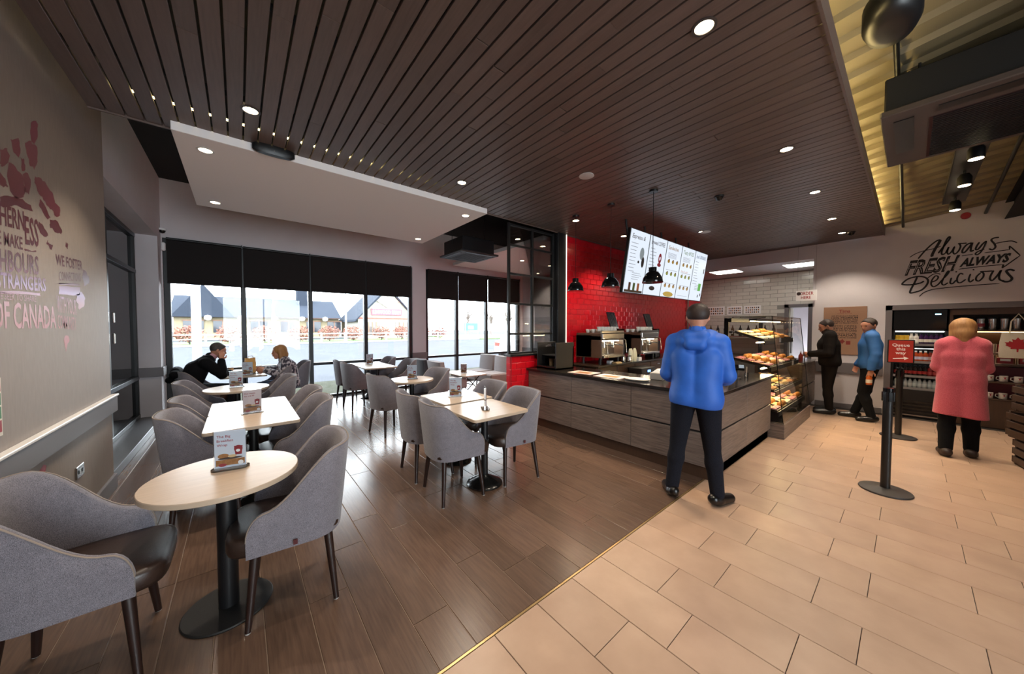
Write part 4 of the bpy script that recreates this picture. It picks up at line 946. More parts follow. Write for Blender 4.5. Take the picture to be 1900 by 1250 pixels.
for z, nm in FSH:
    s_ = MB().box(.06, FD - .03, y0 + .03, y1 - .03, z - .02, z).build('shelf', DSTEEL, fr); MB().box(.052, .06, y0 + .03, y1 - .03, z - .03, z + .01).build('ticket_strip', mat('ticket_strip', '9a9a9c', .3, .6), s_)
    MB().box(.09, .11, y0 + .04, y1 - .04, z + (.21 if z > 1.2 else .22) - .002, z + .225).build('shelf_light', emis('fridge_led', (.95, 1, .95, 1), 5.), fr) if z > .6 else None
def bottle(kind):
    pr = {'juice': [(.028, 0), (.031, .006), (.031, .07), (.028, .08), (.031, .09), (.031, .12), (.013, .155), (.013, .16)], 'can': [(.026, 0), (.031, .006), (.031, .14), (.027, .15)], 'water': [(.028, 0), (.030, .005), (.027, .06), (.030, .10), (.013, .15), (.013, .155)]}[kind]
    return pr
def drink(x, y, z, c_, cap, label, grp, kind='juice', lab='e0dcd4'):
    key = ('d', c_, cap, kind)
    if key not in _tc:
        t = thing('drink_bottle', label, 'bottle'); MB().lathe(bottle(kind) + [(0, bottle(kind)[-1][1])], 14).build('bottle', mat('drink_' + c_, c_, .12, coat=.4), t, 50)
        zt = bottle(kind)[-1][1]
        if kind != 'can': MB().cyl((0, 0, zt), (0, 0, zt + .02), .0145, n=12).build('cap', mat('cap_' + cap, cap, .4), t, 40)
        MB().lathe([(.0315, .035), (.0315, .085)], 14).build('label', mat('lab_' + lab, lab, .5), t, 50); _tc[key] = t; o = t
    else: o = copy_tree(_tc[key])
    o.location = (x, y, z); o['label'] = label; o['group'] = grp; return o
fx = XR + .10
cols = {0: [('c9a22c', 'e0dcd4', 'yellow drink can', 'can', 'd8b84a')] * 3 + [('e8e6e0', 'e8e6e0', 'white yoghurt drink', 'juice', 'ffffff')] * 2 + [('3a1f4a', '2a1538', 'dark purple juice bottle', 'juice', 'e0dcd4')] * 5,
        1: [('4e9a3a', 'd8e0c8', 'green juice bottle', 'juice', 'cfe0b0')] * 4 + [('b04a24', 'e0e0e0', 'orange juice bottle', 'juice', 'c8c8e0')] * 3 + [('7a2418', '303030', 'red juice bottle', 'juice', 'b09090')] * 3,
        2: [('1e1614', '101010', 'black cola bottle', 'juice', '8a2020')] * 7 + [('6a1c1c', '101010', 'cherry drink bottle', 'juice', '903030')] * 3,
        3: [('8d9496', '15181a', 'clear water bottle with dark cap', 'water', '9aa0a2')] * 10}
for r_, (z, nm) in enumerate(FSH):
    for i in range(10):
        c_, cp, lb, kd, lab = cols[r_][i]
        for dpt in range(2): drink(fx + dpt * .08, -.10 + y1 - .065 - i * .0535, z + .001, c_, cp, lb + ' on the %s fridge shelf' % nm, 'drinks on the %s fridge shelf' % nm, kd, lab)
# merchandise unit right of the fridge
mu = thing('merchandise_unit', 'dark wood wall unit of mugs, boxes and flasks beside the drinks fridge', 'shelving', (XR, -.425, 0))
ME = -1.55
for b in ((.05, .5, -.02, .02, 0, 1.86), (.05, .5, ME - .04, ME, 0, 1.86), (.46, .5, ME, 0, 0, 1.86), (.03, .5, ME, 0, 0, .44), (.03, .1, ME, 0, 1.76, 1.86)): MB().box(*b, .003).build('panel', WALN, mu)
MSH = [.45, .72, .99, 1.16, 1.52]
for z in MSH: MB().box(.03, .46, ME, -.02, z - .025, z, .003).build('shelf', WALN, mu)
for z in (.46, .73): MB().box(.40, .455, ME, -.02, z, z + .2).build('red_back', mat('unit_red', '7a1020', .4), mu)
for z in (1.13, 1.49): MB().box(.36, .38, ME + .05, -.05, z - .01, z).build('shelf_light', emis('unit_led', (1, .62, .25, 1), 9.), mu)
MUG = MB().lathe([(.034, 0), (.040, .004), (.041, .09), (.037, .092), (.035, .01), (0, .008)], 20)
MUG.tube([(.0, .040, .075), (.0, .066, .07), (.0, .068, .035), (.0, .040, .02)], .0055, 6)
mugm = MUG.mesh('mug', mat('mug_white', 'e0d8d2', .2), 60)
for r_, z in enumerate((.451, .721)):
    for i in range(7):
        o = thing('souvenir_mug', 'white souvenir mug with red print on the %s mug shelf' % ('lower', 'upper')[r_], 'mug', (XR + .12 + (i % 2) * .02, -.56 - i * .125, z), R((i * 37) % 40 - 20), 'souvenir mugs')
        link('cup', mugm, o); ell(MB(), 0, .055, .008, .014, 0).build('print', INKR, o, None, (-.0425, 0, 0), R(90), fix=False); MB().box(-.0425, -.041, -.016, .016, .072, .077).build('print', DARKI, o)
for i in range(9):
    t = thing('steel_flask', 'polished steel travel flask with dark lid on the top shelf', 'flask', (XR + .14, -.50 - i * .105, 1.521), 0, 'steel flasks on the top shelf')
    MB().lathe([(.034, 0), (.036, .006), (.043, .17), (.043, .175)], 20).build('body', STEEL, t, 50); MB().lathe([(.044, .172), (.044, .19), (.03, .2), (0, .2)], 20).build('lid', BLACKM, t, 40)
    if i in (2, 6): MB().lathe([(.0415, .05), (.0425, .10)], 20).build('band', mat('band_maroon', '6a1420', .5), t, 50)
for r_, z in enumerate((.991, 1.161)):
    for i in range(5):
        t = thing('gift_box', 'red coffee gift box in a wooden tray on the %s box shelf' % ('lower', 'upper')[r_], 'box', (XR + .10, -.56 - i * .19, z), 0, 'gift boxes')
        MB().box(0, .12, -.085, .085, 0, .012).build('tray', OAK, t); MB().box(.01, .11, -.07, .07, .012, .13 if r_ else .1, .003).build('carton', mat('carton_red', '9a1420', .4), t); MB().box(.006, .01, -.045, .045, .05, .085).build('label', INKW, t)
        for s_ in (-1, 1): MB().box(0, .12, s_ * .085 - .004, s_ * .085 + .004, 0, .14).build('tray_side', OAK, t)
# tote bag with maple leaf
tb = thing('tote_bag', 'cream canvas tote bag with a red maple leaf hanging on the shelves', 'bag', (XR - .03, -1.02, 1.10))
MB().loft([[(.02 * d_ * a, w * b, z) for a, b in ((-1, -.8), (-1, .8), (-.4, 1), (.4, 1), (1, .8), (1, -.8), (.4, -1), (-.4, -1))] for w, d_, z in ((.15, .7, 0), (.16, 1.2, .08), (.15, 1., .25), (.135, .5, .38))]).build('bag', mat('canvas', 'c8bfb0', .9, c2='bdb3a3', scale=200, bump=.1), tb, 50)
leaf = [(0, .11), (.02, .075), (.045, .085), (.038, .045), (.065, .06), (.07, .04), (.1, .04), (.085, .015), (.095, 0), (.05, -.03), (.055, -.05), (.008, -.045), (.006, -.09)]
leaf = leaf + [(-a, b) for a, b in leaf[::-1]]
mb = MB(); mb.add([(-.027, a * 1.1, .19 + b * 1.1) for a, b in leaf], [tuple(range(len(leaf)))]); mb.build('maple_leaf', mat('leaf_red', 'a01c26', .7), tb, fix=False)
MB().tube([(-.02, -.07, .37), (-.01, -.06, .55), (0, 0, .66), (-.01, .06, .55), (-.02, .07, .37)], .008, 6).build('strap', mat('canvas', 'c8bfb0', .9), tb)
# stacked wooden crates at the frame edge
for i, (dx, dy, z, a) in enumerate(((0, 0, 0, 0), (.06, .03, .30, 6), (.1, 0, .60, 3))):
    t = thing('display_crate', ['dark slatted crate on the floor at the bottom of the stack', 'dark slatted crate in the middle of the stack', 'dark slatted crate on top of the stack'][i], 'crate', (6.66 + dx, -1.12 + dy, z), R(12 + a), 'stacked display crates')
    for k_ in range(3):
        for b in ((-.24, -.225, -.3, .3), (.225, .24, -.3, .3)): MB().box(b[0], b[1], b[2], b[3], .02 + k_ * .095, .09 + k_ * .095, .003).build('slat', WALN, t)
        for b in ((-.225, .225, -.3, -.285), (-.225, .225, .285, .3)): MB().box(b[0], b[1], b[2], b[3], .02 + k_ * .095, .09 + k_ * .095, .003).build('slat', WALN, t)
    for sx in (-1, 1):
        for sy in (-1, 1): MB().box(sx * .21 - .015, sx * .21 + .015, sy * .27 - .015, sy * .27 + .015, 0, .3).build('corner_post', WALN, t)
    MB().box(-.22, .22, -.28, .28, .0, .02).build('bottom', WALN, t)
# queue posts
PBLK = mat('post_black', '161413', .35)
def qpost(x, y, label, sign=False):
    t = thing('queue_post', label, 'post', (x, y, 0), R(25), 'queue barrier posts')
    MB().lathe([(.175, 0), (.18, .006), (.176, .014), (.05, .028), (.04, .034), (0, .034)], 40).build('base', mat('post_base', '2a2320', .5), t, 40)
    MB().cyl((0, 0, .03), (0, 0, .95), .034, n=24).build('pole', PBLK, t, 40); MB().cyl((0, 0, .95), (0, 0, .985), .036, n=24).build('head', BLACKG, t, 40)
    for a in range(4): MB().box(.03, .042, -.014, .014, .86, .95, .003).build('belt_slot', BLACKG, t, None, (0, 0, 0), R(90 * a))
    return t
qpost(4.73, .12, 'black queue barrier post standing alone on the tiles')
q2 = qpost(7.21, .08, 'black queue barrier post carrying the red queue sign')
sf = thing('queue_sign', 'red framed sign reading Queue this way on top of a queue post', 'sign', (7.21, .08, .985), R(0))
MB().cyl((0, 0, 0), (0, 0, .08), .008, n=8).build('stem', BLACKM, sf); fr_ = MB().box(-.012, .012, -.125, .125, .07, .40, .004).build('frame', BLACKM, sf)
MB().box(-.015, -.012, -.112, .112, .083, .387).build('panel', mat('sign_red', 'a83228', .4), sf)
for i, s in enumerate(('Queue', 'this', 'way')): text('print', s, (-.0162, 0, .305 - i * .055), (0, -1, 0), (0, 0, 1), .04, INKW, sf, bold=.015, center=True)
mb = MB(); mb.add([(-.0162, .07 - a, .135 + b) for a, b in ((0, 0), (.1, .012), (.095, .03), (.145, .008), (.105, -.02), (.102, -.002), (0, -.012))], [tuple(range(7))]); mb.build('print', INKW, sf, fix=False)
# left wall small things
st = thing('safety_sticker', 'fire action notice with green and red panels on the mural wall', 'notice', (-.958, 2.92, 1.0)); MB().box(0, .003, -.08, .08, 0, .3).build('sheet', mat('sticker_cream', 'd8d0c0', .5), st)
for i, c_ in enumerate(('a02830', '3a7a4a', '3a7a4a', 'a02830')): MB().box(.003, .004, -.01, .07, .02 + (3 - i) * .07, .08 + (3 - i) * .07).build('print', mat('stk_' + c_, c_, .5), st)
sk = thing('wall_socket', 'brushed steel double socket on the lower mural wall', 'socket', (-.96, 4.02, .42)); MB().box(0, .01, -.075, .075, 0, .09, .003).build('plate', STEEL, sk)
for yy in (-.035, .035): MB().box(.01, .012, yy - .012, yy + .012, .03, .06).build('switch', BLACKM, sk)
lf = thing('red_decal', 'red leaf-shaped decal low on the mural wall behind the chair', 'decal', (-.959, 3.35, .60)); mb = MB(); mb.add([(0, a, b) for a, b in ((-.1, -.02), (-.02, .06), (.1, .10), (.14, .08), (.1, .02), (.02, -.03))], [tuple(range(6))]); mb.build('leaf', INKR, lf, fix=False)
cc = thing('cctv_camera', 'white dome security camera in the corner above the blinds', 'camera', (-.97, 8.12, 3.2)); MB().lathe([(.05, 0), (.05, .03), (.0, .03)], 20).build('mount', INKW, cc, 40); MB().lathe([(0, -.05), (.03, -.04), (.045, -.01), (.045, 0)], 20).build('dome', BLACKG, cc, 60)
sn = thing('motion_sensor', 'white motion sensor on the pier beside the blind', 'sensor', (-.985, 8.12, 2.86)); MB().box(0, .05, -.035, .035, 0, .14, .015).build('housing', INKW, sn)
# picture on the dining end wall
pic = thing('framed_picture', 'black framed sketch of a hockey player on the dining end wall', 'picture', (7.25, 6.05, 1.25))
for b in ((-.015, 0, -.3, -.28, 0, .85), (-.015, 0, .28, .3, 0, .85), (-.015, 0, -.3, .3, 0, .02), (-.015, 0, -.3, .3, .83, .85)): MB().box(*b).build('frame', BLACKM, pic)
MB().box(-.005, 0, -.28, .28, .02, .83).build('mount', mat('mount_grey', 'b5b0ac', .6), pic); mb = MB(); mb.add([(-.007, a, .45 + b) for a, b in ((-.05, -.25), (.0, -.05), (-.1, .05), (-.03, .12), (.0, .22), (.05, .12), (.1, .0), (.05, -.1), (.08, -.25))], [tuple(range(9))]); mb.build('sketch', mat('sketch_grey', '5a5654', .7), pic, fix=False)
# ---------------------------------------------------------------- mural on the left wall
MG = bpy.data.materials.new('mural_gradient_print'); MG.use_nodes = True
_n = MG.node_tree.nodes; _l = MG.node_tree.links; _b = _n['Principled BSDF']; _b.inputs['Roughness'].default_value = .45
_tcd = _n.new('ShaderNodeTexCoord'); _sp = _n.new('ShaderNodeSeparateXYZ'); _rp = _n.new('ShaderNodeValToRGB'); _mr = _n.new('ShaderNodeMapRange')
_l.new(_tcd.outputs['Object'], _sp.inputs[0]); _mr.inputs['From Min'].default_value = 1.3; _mr.inputs['From Max'].default_value = 3.4; _l.new(_sp.outputs['Z'], _mr.inputs['Value']); _l.new(_mr.outputs[0], _rp.inputs['Fac']); _l.new(_rp.outputs['Color'], _b.inputs['Base Color'])
el = _rp.color_ramp.elements; el[0].position = 0.; el[0].color = rgb('a8504e'); el[1].position = 1.; el[1].color = rgb('8c4a56')
for p_, c_ in ((.08, 'a8585a'), (.16, 'b07478'), (.21, 'ac8090'), (.245, '9c86b4'), (.275, '6a2438'), (.30, '520e1a'), (.46, '520e1a'), (.55, '7a303c'), (.73, '8c4a56')): e = el.new(p_); e.color = rgb(c_)
mu_ = thing('wall_mural', 'red and lilac map-shaped mural with block lettering on the taupe wall', 'mural', (0, 0, 0))
XM = -.9594
def mp_(x, y): p = PX(x / 2.604, 200 + y / 2.604, XM); return p
def blob(pts, name='map_shape', jag=0):
    rr = random.Random(len(pts) + int(pts[0][0])); Q = []
    n = len(pts)
    for i in range(n):
        a, b = pts[i], pts[(i + 1) % n]; Q.append(a)
        for k_ in (.33, .66): Q.append((a[0] + (b[0] - a[0]) * k_ + rr.uniform(-4, 4), a[1] + (b[1] - a[1]) * k_ + rr.uniform(-7, 7)))
    P = [mp_(*p) for p in Q]; mb = MB(); mb.add(P, [tuple(range(len(P)))]); return mb.build(name, MG, mu_, fix=False)
for pts in ([(150, 70), (175, 62), (185, 80), (180, 150), (165, 175), (150, 150), (145, 110)], [(50, 150), (90, 145), (100, 200), (90, 240), (65, 215)], [(0, 200), (35, 195), (48, 230), (40, 265), (10, 285), (0, 270)],
            [(120, 170), (150, 160), (180, 190), (182, 260), (165, 300), (140, 270), (128, 220)], [(0, 310), (25, 340), (40, 380), (15, 385), (0, 370)], [(42, 262), (75, 285), (108, 325), (124, 390), (114, 432), (78, 438), (48, 400), (34, 330)],
            [(110, 320), (135, 315), (150, 360), (140, 420), (118, 400)], [(170, 330), (200, 340), (225, 370), (255, 410), (265, 460), (290, 480), (290, 520), (270, 525), (250, 490), (225, 470), (205, 430), (180, 400), (165, 360)],
            [(240, 540), (280, 550), (300, 590), (298, 612), (265, 600), (242, 580)], [(185, 545), (210, 570), (232, 610), (225, 625), (200, 610), (185, 580)], [(318, 648), (330, 660), (328, 680), (318, 672)], [(60, 430), (110, 440), (150, 470), (160, 500), (120, 490), (70, 470), (20, 480), (0, 470), (0, 430)], [(100, 240), (118, 250), (122, 300), (106, 305)], [(196, 440), (222, 480), (244, 530), (232, 540), (205, 500), (188, 470)], [(228, 640), (240, 650), (236, 668), (226, 660)], [(240, 655), (256, 665), (252, 690), (240, 680)],
            [(400, 780), (415, 790), (432, 815), (428, 850), (405, 860), (396, 820)], [(370, 900), (395, 890), (412, 920), (405, 960), (385, 975), (372, 940)],
            [(284, 862), (388, 864), (385, 905), (284, 900)], [(0, 885), (195, 897), (195, 908), (0, 898)], [(118, 680), (174, 688), (174, 697), (118, 690)], [(286, 848), (385, 852), (385, 858), (286, 854)],
            [(312, 1105), (330, 1100), (337, 1120), (325, 1150), (318, 1180), (312, 1150)]):
    blob(pts)
def mtext(s, vis, right, left, htop, bold=.02):
    """a line of lettering ending at pixel right=(x,y) baseline, with left baseline direction point and cap top at htop"""
    a = mp_(*left); b = mp_(*right); d = b - a; ux = d / np.linalg.norm(d); h = mp_(*htop)[2] - b[2]
    w = text_geo(s, bold)[0][:, 0].max(); kx = np.linalg.norm(d) / text_geo(vis, bold)[0][:, 0].max()
    text('letters', s, b - ux * w * kx + np.array([.0005, 0, 0]), ux, (0, 0, 1), h, MG, mu_, width=w * kx, bold=bold)
mtext('TOGETHERN', 'HERN', (118, 592), (0, 562), (118, 505)); mtext('ESS', 'ESS', (188, 668), (122, 655), (188, 548)); mtext('WE MAKE', 'MAKE', (110, 685), (20, 662), (110, 628)); mtext('NEIGHBOURS', 'HBOURS', (188, 805), (0, 782), (188, 722))
mtext('OUT OF STRANGERS', 'TRANGERS', (222, 885), (5, 868), (222, 826)); mtext('WE SEEK TO SHARE', 'SEEK TO SHARE', (175, 937), (22, 925), (175, 910), .0); mtext('BEST OF CANADA', 'CANADA', (272, 1062), (68, 1062), (272, 965))
mtext('WE FOSTER', 'WE FOSTER', (398, 785), (270, 757), (398, 742)); mtext('CONNECTIONS', 'CONNECTIONS', (390, 838), (286, 834), (390, 800), .01); mtext('WITH YOUR', 'WITH YOUR', (370, 1000), (276, 985), (370, 930), .005); mtext('COMMUNITY', 'COMMUNITY', (368, 1075), (280, 1065), (368, 1015), .005)

# ---------------------------------------------------------------- recessed downlights (each with its own lamp)
TRIMM = mat('downlight_trim', '3a3230', .4); TRIMW = mat('downlight_trim_white', 'cfcac6', .4)
def downlight(x, y, z, label, trim=TRIMM, power=100., r=.045, group='ceiling downlights', colr=(1, .86, .69), size=110):
    t = thing('downlight', label, 'light', (x, y, z), 0, group)
    MB().lathe([(r + .016, 0), (r + .018, -.004), (r + .002, -.006), (r, .0)], 24).build('trim_ring', trim, t, 60)
    MB().cyl((0, 0, -.002), (0, 0, .0), r, n=20).build('lens', LAMPW, t)
    l = bpy.data.lights.new('downlight_lamp', 'SPOT'); l.energy = power; l.color = colr; l.spot_size = R(size); l.spot_blend = .5; l.shadow_soft_size = .035
    lo = bpy.data.objects.new('light_source', l); col.objects.link(lo); lo.parent = t; lo.location = (0, 0, -.012)
LBL = ['near the white raft, mural side', 'near the white raft, counter side', 'by the ceiling edge, dining end', 'by the ceiling edge, second along', 'by the ceiling edge, third along', 'by the ceiling edge, fourth along', 'by the ceiling edge, last before the wall', 'beside the black screen post', 'above the coffee machines', 'above the till', 'added out of view near the mural', 'added out of view over the round table']
for i, (x, y) in enumerate(((.1, 3.24), (1.99, 3.3), (2.0, .76), (3.94, .77), (5.45, .78), (6.98, .8), (8.15, .8), (4.05, 3.34), (5.4, 3.35), (6.2, 2.34), (.1, .9), (0.1, 2.0))):  # last two are added lamps, out of view, warming the near tables
    downlight(x, y, 3.21, 'round recessed downlight in the timber ceiling, ' + LBL[i], power=55. if i > 9 else 95.)
for i, (x, y) in enumerate(((-.2, 4.05), (-.2, 5.65), (2.5, 5.65), (2.5, 4.05))): downlight(x, y, 3.14, 'white recessed downlight in the plaster raft, ' + ['mural corner by the timber', 'mural corner by the windows', 'counter corner by the windows', 'counter corner by the timber'][i], TRIMW, 60.)
for i, (x, y) in enumerate(((4.6, 4.6), (5.2, 5.9), (6.2, 5.95), (6.8, 7.0))): downlight(x, y, 3.14, 'white recessed downlight in the raft behind the grid screen, ' + ['near the timber', 'window side', 'end wall side', 'nearest the end wall windows'][i], TRIMW, 110.)
for i, (x, y, lb) in enumerate(((2.95, 2.29, 'white round ceiling speaker in the timber ceiling over the counter end'), (6.25, 2.3, 'white round ceiling speaker beyond the menu screens'))):
    t = thing('ceiling_speaker', lb, 'speaker', (x, y, 3.21)); MB().lathe([(.08, 0), (.082, -.005), (.07, -.008), (0, -.008)], 28).build('grille', mat('speaker_white', 'b8b2ae', .6), t, 50)
for i, (x, y, lb) in enumerate(((4.68, 1.57, 'dark dome sensor in the timber ceiling above the till'), (8.2, .69, 'dark dome camera under the timber ceiling near the wall'))):
    t = thing('dome_camera', lb, 'camera', (x, y, 3.21)); MB().cyl((0, 0, -.02), (0, 0, 0), .055, n=20).build('ring', DSTEEL, t, 40); MB().lathe([(0, -.065), (.03, -.055), (.048, -.02)], 20).build('dome', BLACKG, t, 60)
sp = thing('wall_speaker', 'slim black speaker under the timber ceiling edge on the white raft fascia', 'speaker', (.28, 3.76, 3.13)); MB().loft([[(.16 * k_ * math.cos(a), .035 * k_ * math.sin(a), z) for a in [2 * math.pi * q / 24 for q in range(24)]] for k_, z in ((.8, 0), (1, .02), (1, .07), (.9, .08))]).build('body', BLACKM, sp, 50); MB().lathe([(.006, 0), (0, .002)], 8, (0, -.036, .03)).build('led', INKW, sp)
# LED strip hidden on top of the timber ceiling edge
led = thing('cove_light', 'warm LED strip on top of the timber ceiling edge lighting the roof deck', 'light', (2.2, .35, 3.345)); 
for i in range(7): MB().box(i * .95, i * .95 + .8, 0, .02, 0, .012).build('led_strip', emis('cove_led', (1, .74, .30, 1), 40.), led)
led2 = thing('cove_light', 'warm LED strip on top of the timber ceiling by the raft', 'light', (-.6, 3.7, 3.30)); MB().box(0, 3.2, 0, .02, 0, .01).build('led_strip', emis('cove_led2', (1, .74, .30, 1), 12.), led2)
# cassette air conditioners
def cassette(x, y, z, s, m1, label, rz=0):
    t = thing('air_conditioner', label, 'air conditioner', (x, y, z), R(rz)); MB().box(-s * .42, s * .42, -s * .42, s * .42, .03, .30, .01).build('body', m1, t)
    MB().box(-s / 2, s / 2, -s / 2, s / 2, 0, .035, .012).build('fascia', mat('ac_grey_' + label[:5], '2c2a2b', .5), t)
    for a in range(4): MB().box(-s * .34, s * .34, s * .40, s * .46, -.006, 0).build('air_flap', DSTEEL, t, None, (0, 0, 0), R(90 * a))
    for i in range(9): MB().box(-s * .3, s * .3, -s * .3 + i * s * .068, -s * .3 + i * s * .068 + .012, -.004, 0).build('grille_bar', BLACKM, t)
    for sx in (-1, 1): MB().cyl((sx * s * .44, 0, .2), (sx * s * .44, 0, 4.1 - z), .006, n=6).build('hanger', VOID, t)
cassette(3.5, 5.55, 2.93, .84, BLACKM, 'black cassette air conditioner hanging by the white raft')
t = thing('air_conditioner', 'large grey-brown ceiling air conditioner with a long ribbed grille under the roof deck', 'air conditioner', (4.15, -.30, 3.28))
ACB = mat('ac_brown', '4a403c', .5)
MB().box(0, 1.25, -.5, .48, .05, .32, .01).build('body', VOID, t); MB().box(-.03, 1.28, -.53, .5, 0, .05, .008).build('fascia', ACB, t); MB().box(.12, .9, .32, .43, -.008, 0).build('air_flap', DSTEEL, t); MB().box(.05, .15, -.3, .2, -.008, 0).build('air_flap', DSTEEL, t)
for i in range(26): MB().box(.25 + i * .037, .265 + i * .037, -.45, .22, -.01, 0).build('grille_bar', BLACKM, t)
MB().box(.24, 1.22, -.47, .24, -.003, -.001).build('filter', mat('filter_red', '3a1a1a', .8), t)
for sx in (.1, 1.15): MB().cyl((sx, .3, .3), (sx, .3, .40), .008, n=6).build('hanger', VOID, t)
sb = thing('loudspeaker', 'rounded black loudspeaker hung under the roof deck on a rod', 'speaker', (3.2, .12, 3.42)); MB().loft([[(.22 * k_ * math.cos(a), .13 * k_ * math.sin(a), z) for a in [2 * math.pi * q / 28 for q in range(28)]] for k_, z in ((.5, 0), (.85, .015), (1, .06), (1, .16), (.8, .2))]).build('body', BLACKM, sb, 60); MB().cyl((0, 0, .2), (0, 0, .44), .012, n=8).build('rod', BLACKM, sb); MB().box(-.01, .01, -.1, -.095, .03, .05).build('badge', INKW, sb)
# track spotlights, conduits and cable tray under the deck
for i, (x, y, lb) in enumerate(((5.56, -.37, 'under the big air conditioner'), (6.5, -.36, 'in the middle of the three'), (7.76, -.36, 'nearest the lettered wall'))):
    z = 3.20; t = thing('spotlight', 'black track spotlight ' + lb, 'light', (x, y, z), 0, 'track spotlights')
    MB().lathe([(.05, 0), (.055, .004), (.055, .09), (.035, .13), (0, .13)], 20).build('housing', BLACKM, t, 50); MB().cyl((0, 0, -.004), (0, 0, -.001), .046, n=20).build('lens', LAMPW, t); MB().cyl((0, 0, .12), (0, 0, .169), .012, n=8).build('stem', BLACKM, t)
    l = bpy.data.lights.new('spot_lamp', 'SPOT'); l.energy = 95; l.color = (1, .82, .6); l.spot_size = R(100); l.spot_blend = .6; l.shadow_soft_size = .05
    lo = bpy.data.objects.new('light_source', l); col.objects.link(lo); lo.parent = t; lo.location = (0, 0, -.01)
ctray = thing('cable_tray', 'perforated steel cable tray carrying the track spotlights', 'cable tray', (5.46, -.36, 3.37))
MB().box(0, 2.6, -.1, .1, 0, .006).build('tray', DSTEEL, ctray)
for s_ in (-1, 1): MB().box(0, 2.6, s_ * .1 - .003, s_ * .1 + .003, 0, .05).build('tray_side', DSTEEL, ctray)
for i, (y, z) in enumerate(((-.7, 3.42), (.12, 3.40))):
    c_ = thing('conduit', ['black conduit along the roof deck beyond the cable tray', 'black conduit along the roof deck beside the timber ceiling'][i], 'pipe', (3.5, y, z)); MB().tube([(0, 0, .41), (2.5, 0, .175), (5.4, 0, -.10)], .018, 8).build('pipe', BLACKM, c_, 50)
fs = thing('fire_sounder', 'red fire alarm sounder high on the lettered wall', 'alarm', (XR - .03, -.52, 3.33)); MB().cyl((0, 0, 0), (.03, 0, 0), .05, n=20).build('body', INKR, fs, 40)
# daylight entering: sampling portals at the glazing
for (c_, sx, sz) in (((1.24, YF + .2, 1.55), 4.4, 3.0), ((5.5, YF + .2, 1.55), 3.3, 3.0)):
    l = bpy.data.lights.new('portal', 'AREA'); l.shape = 'RECTANGLE'; l.size = sx; l.size_y = sz; l.cycles.is_portal = True
    o = bpy.data.objects.new('window_portal', l); col.objects.link(o); o.location = c_; o.rotation_euler = (R(-90), 0, 0)
l = bpy.data.lights.new('portal', 'AREA'); l.shape = 'RECTANGLE'; l.size = 3.2; l.size_y = 2.7; l.cycles.is_portal = True
o = bpy.data.objects.new('window_portal', l); col.objects.link(o); o.location = (1.0, YN - .16, 1.65); o.rotation_euler = (R(90), 0, 0)
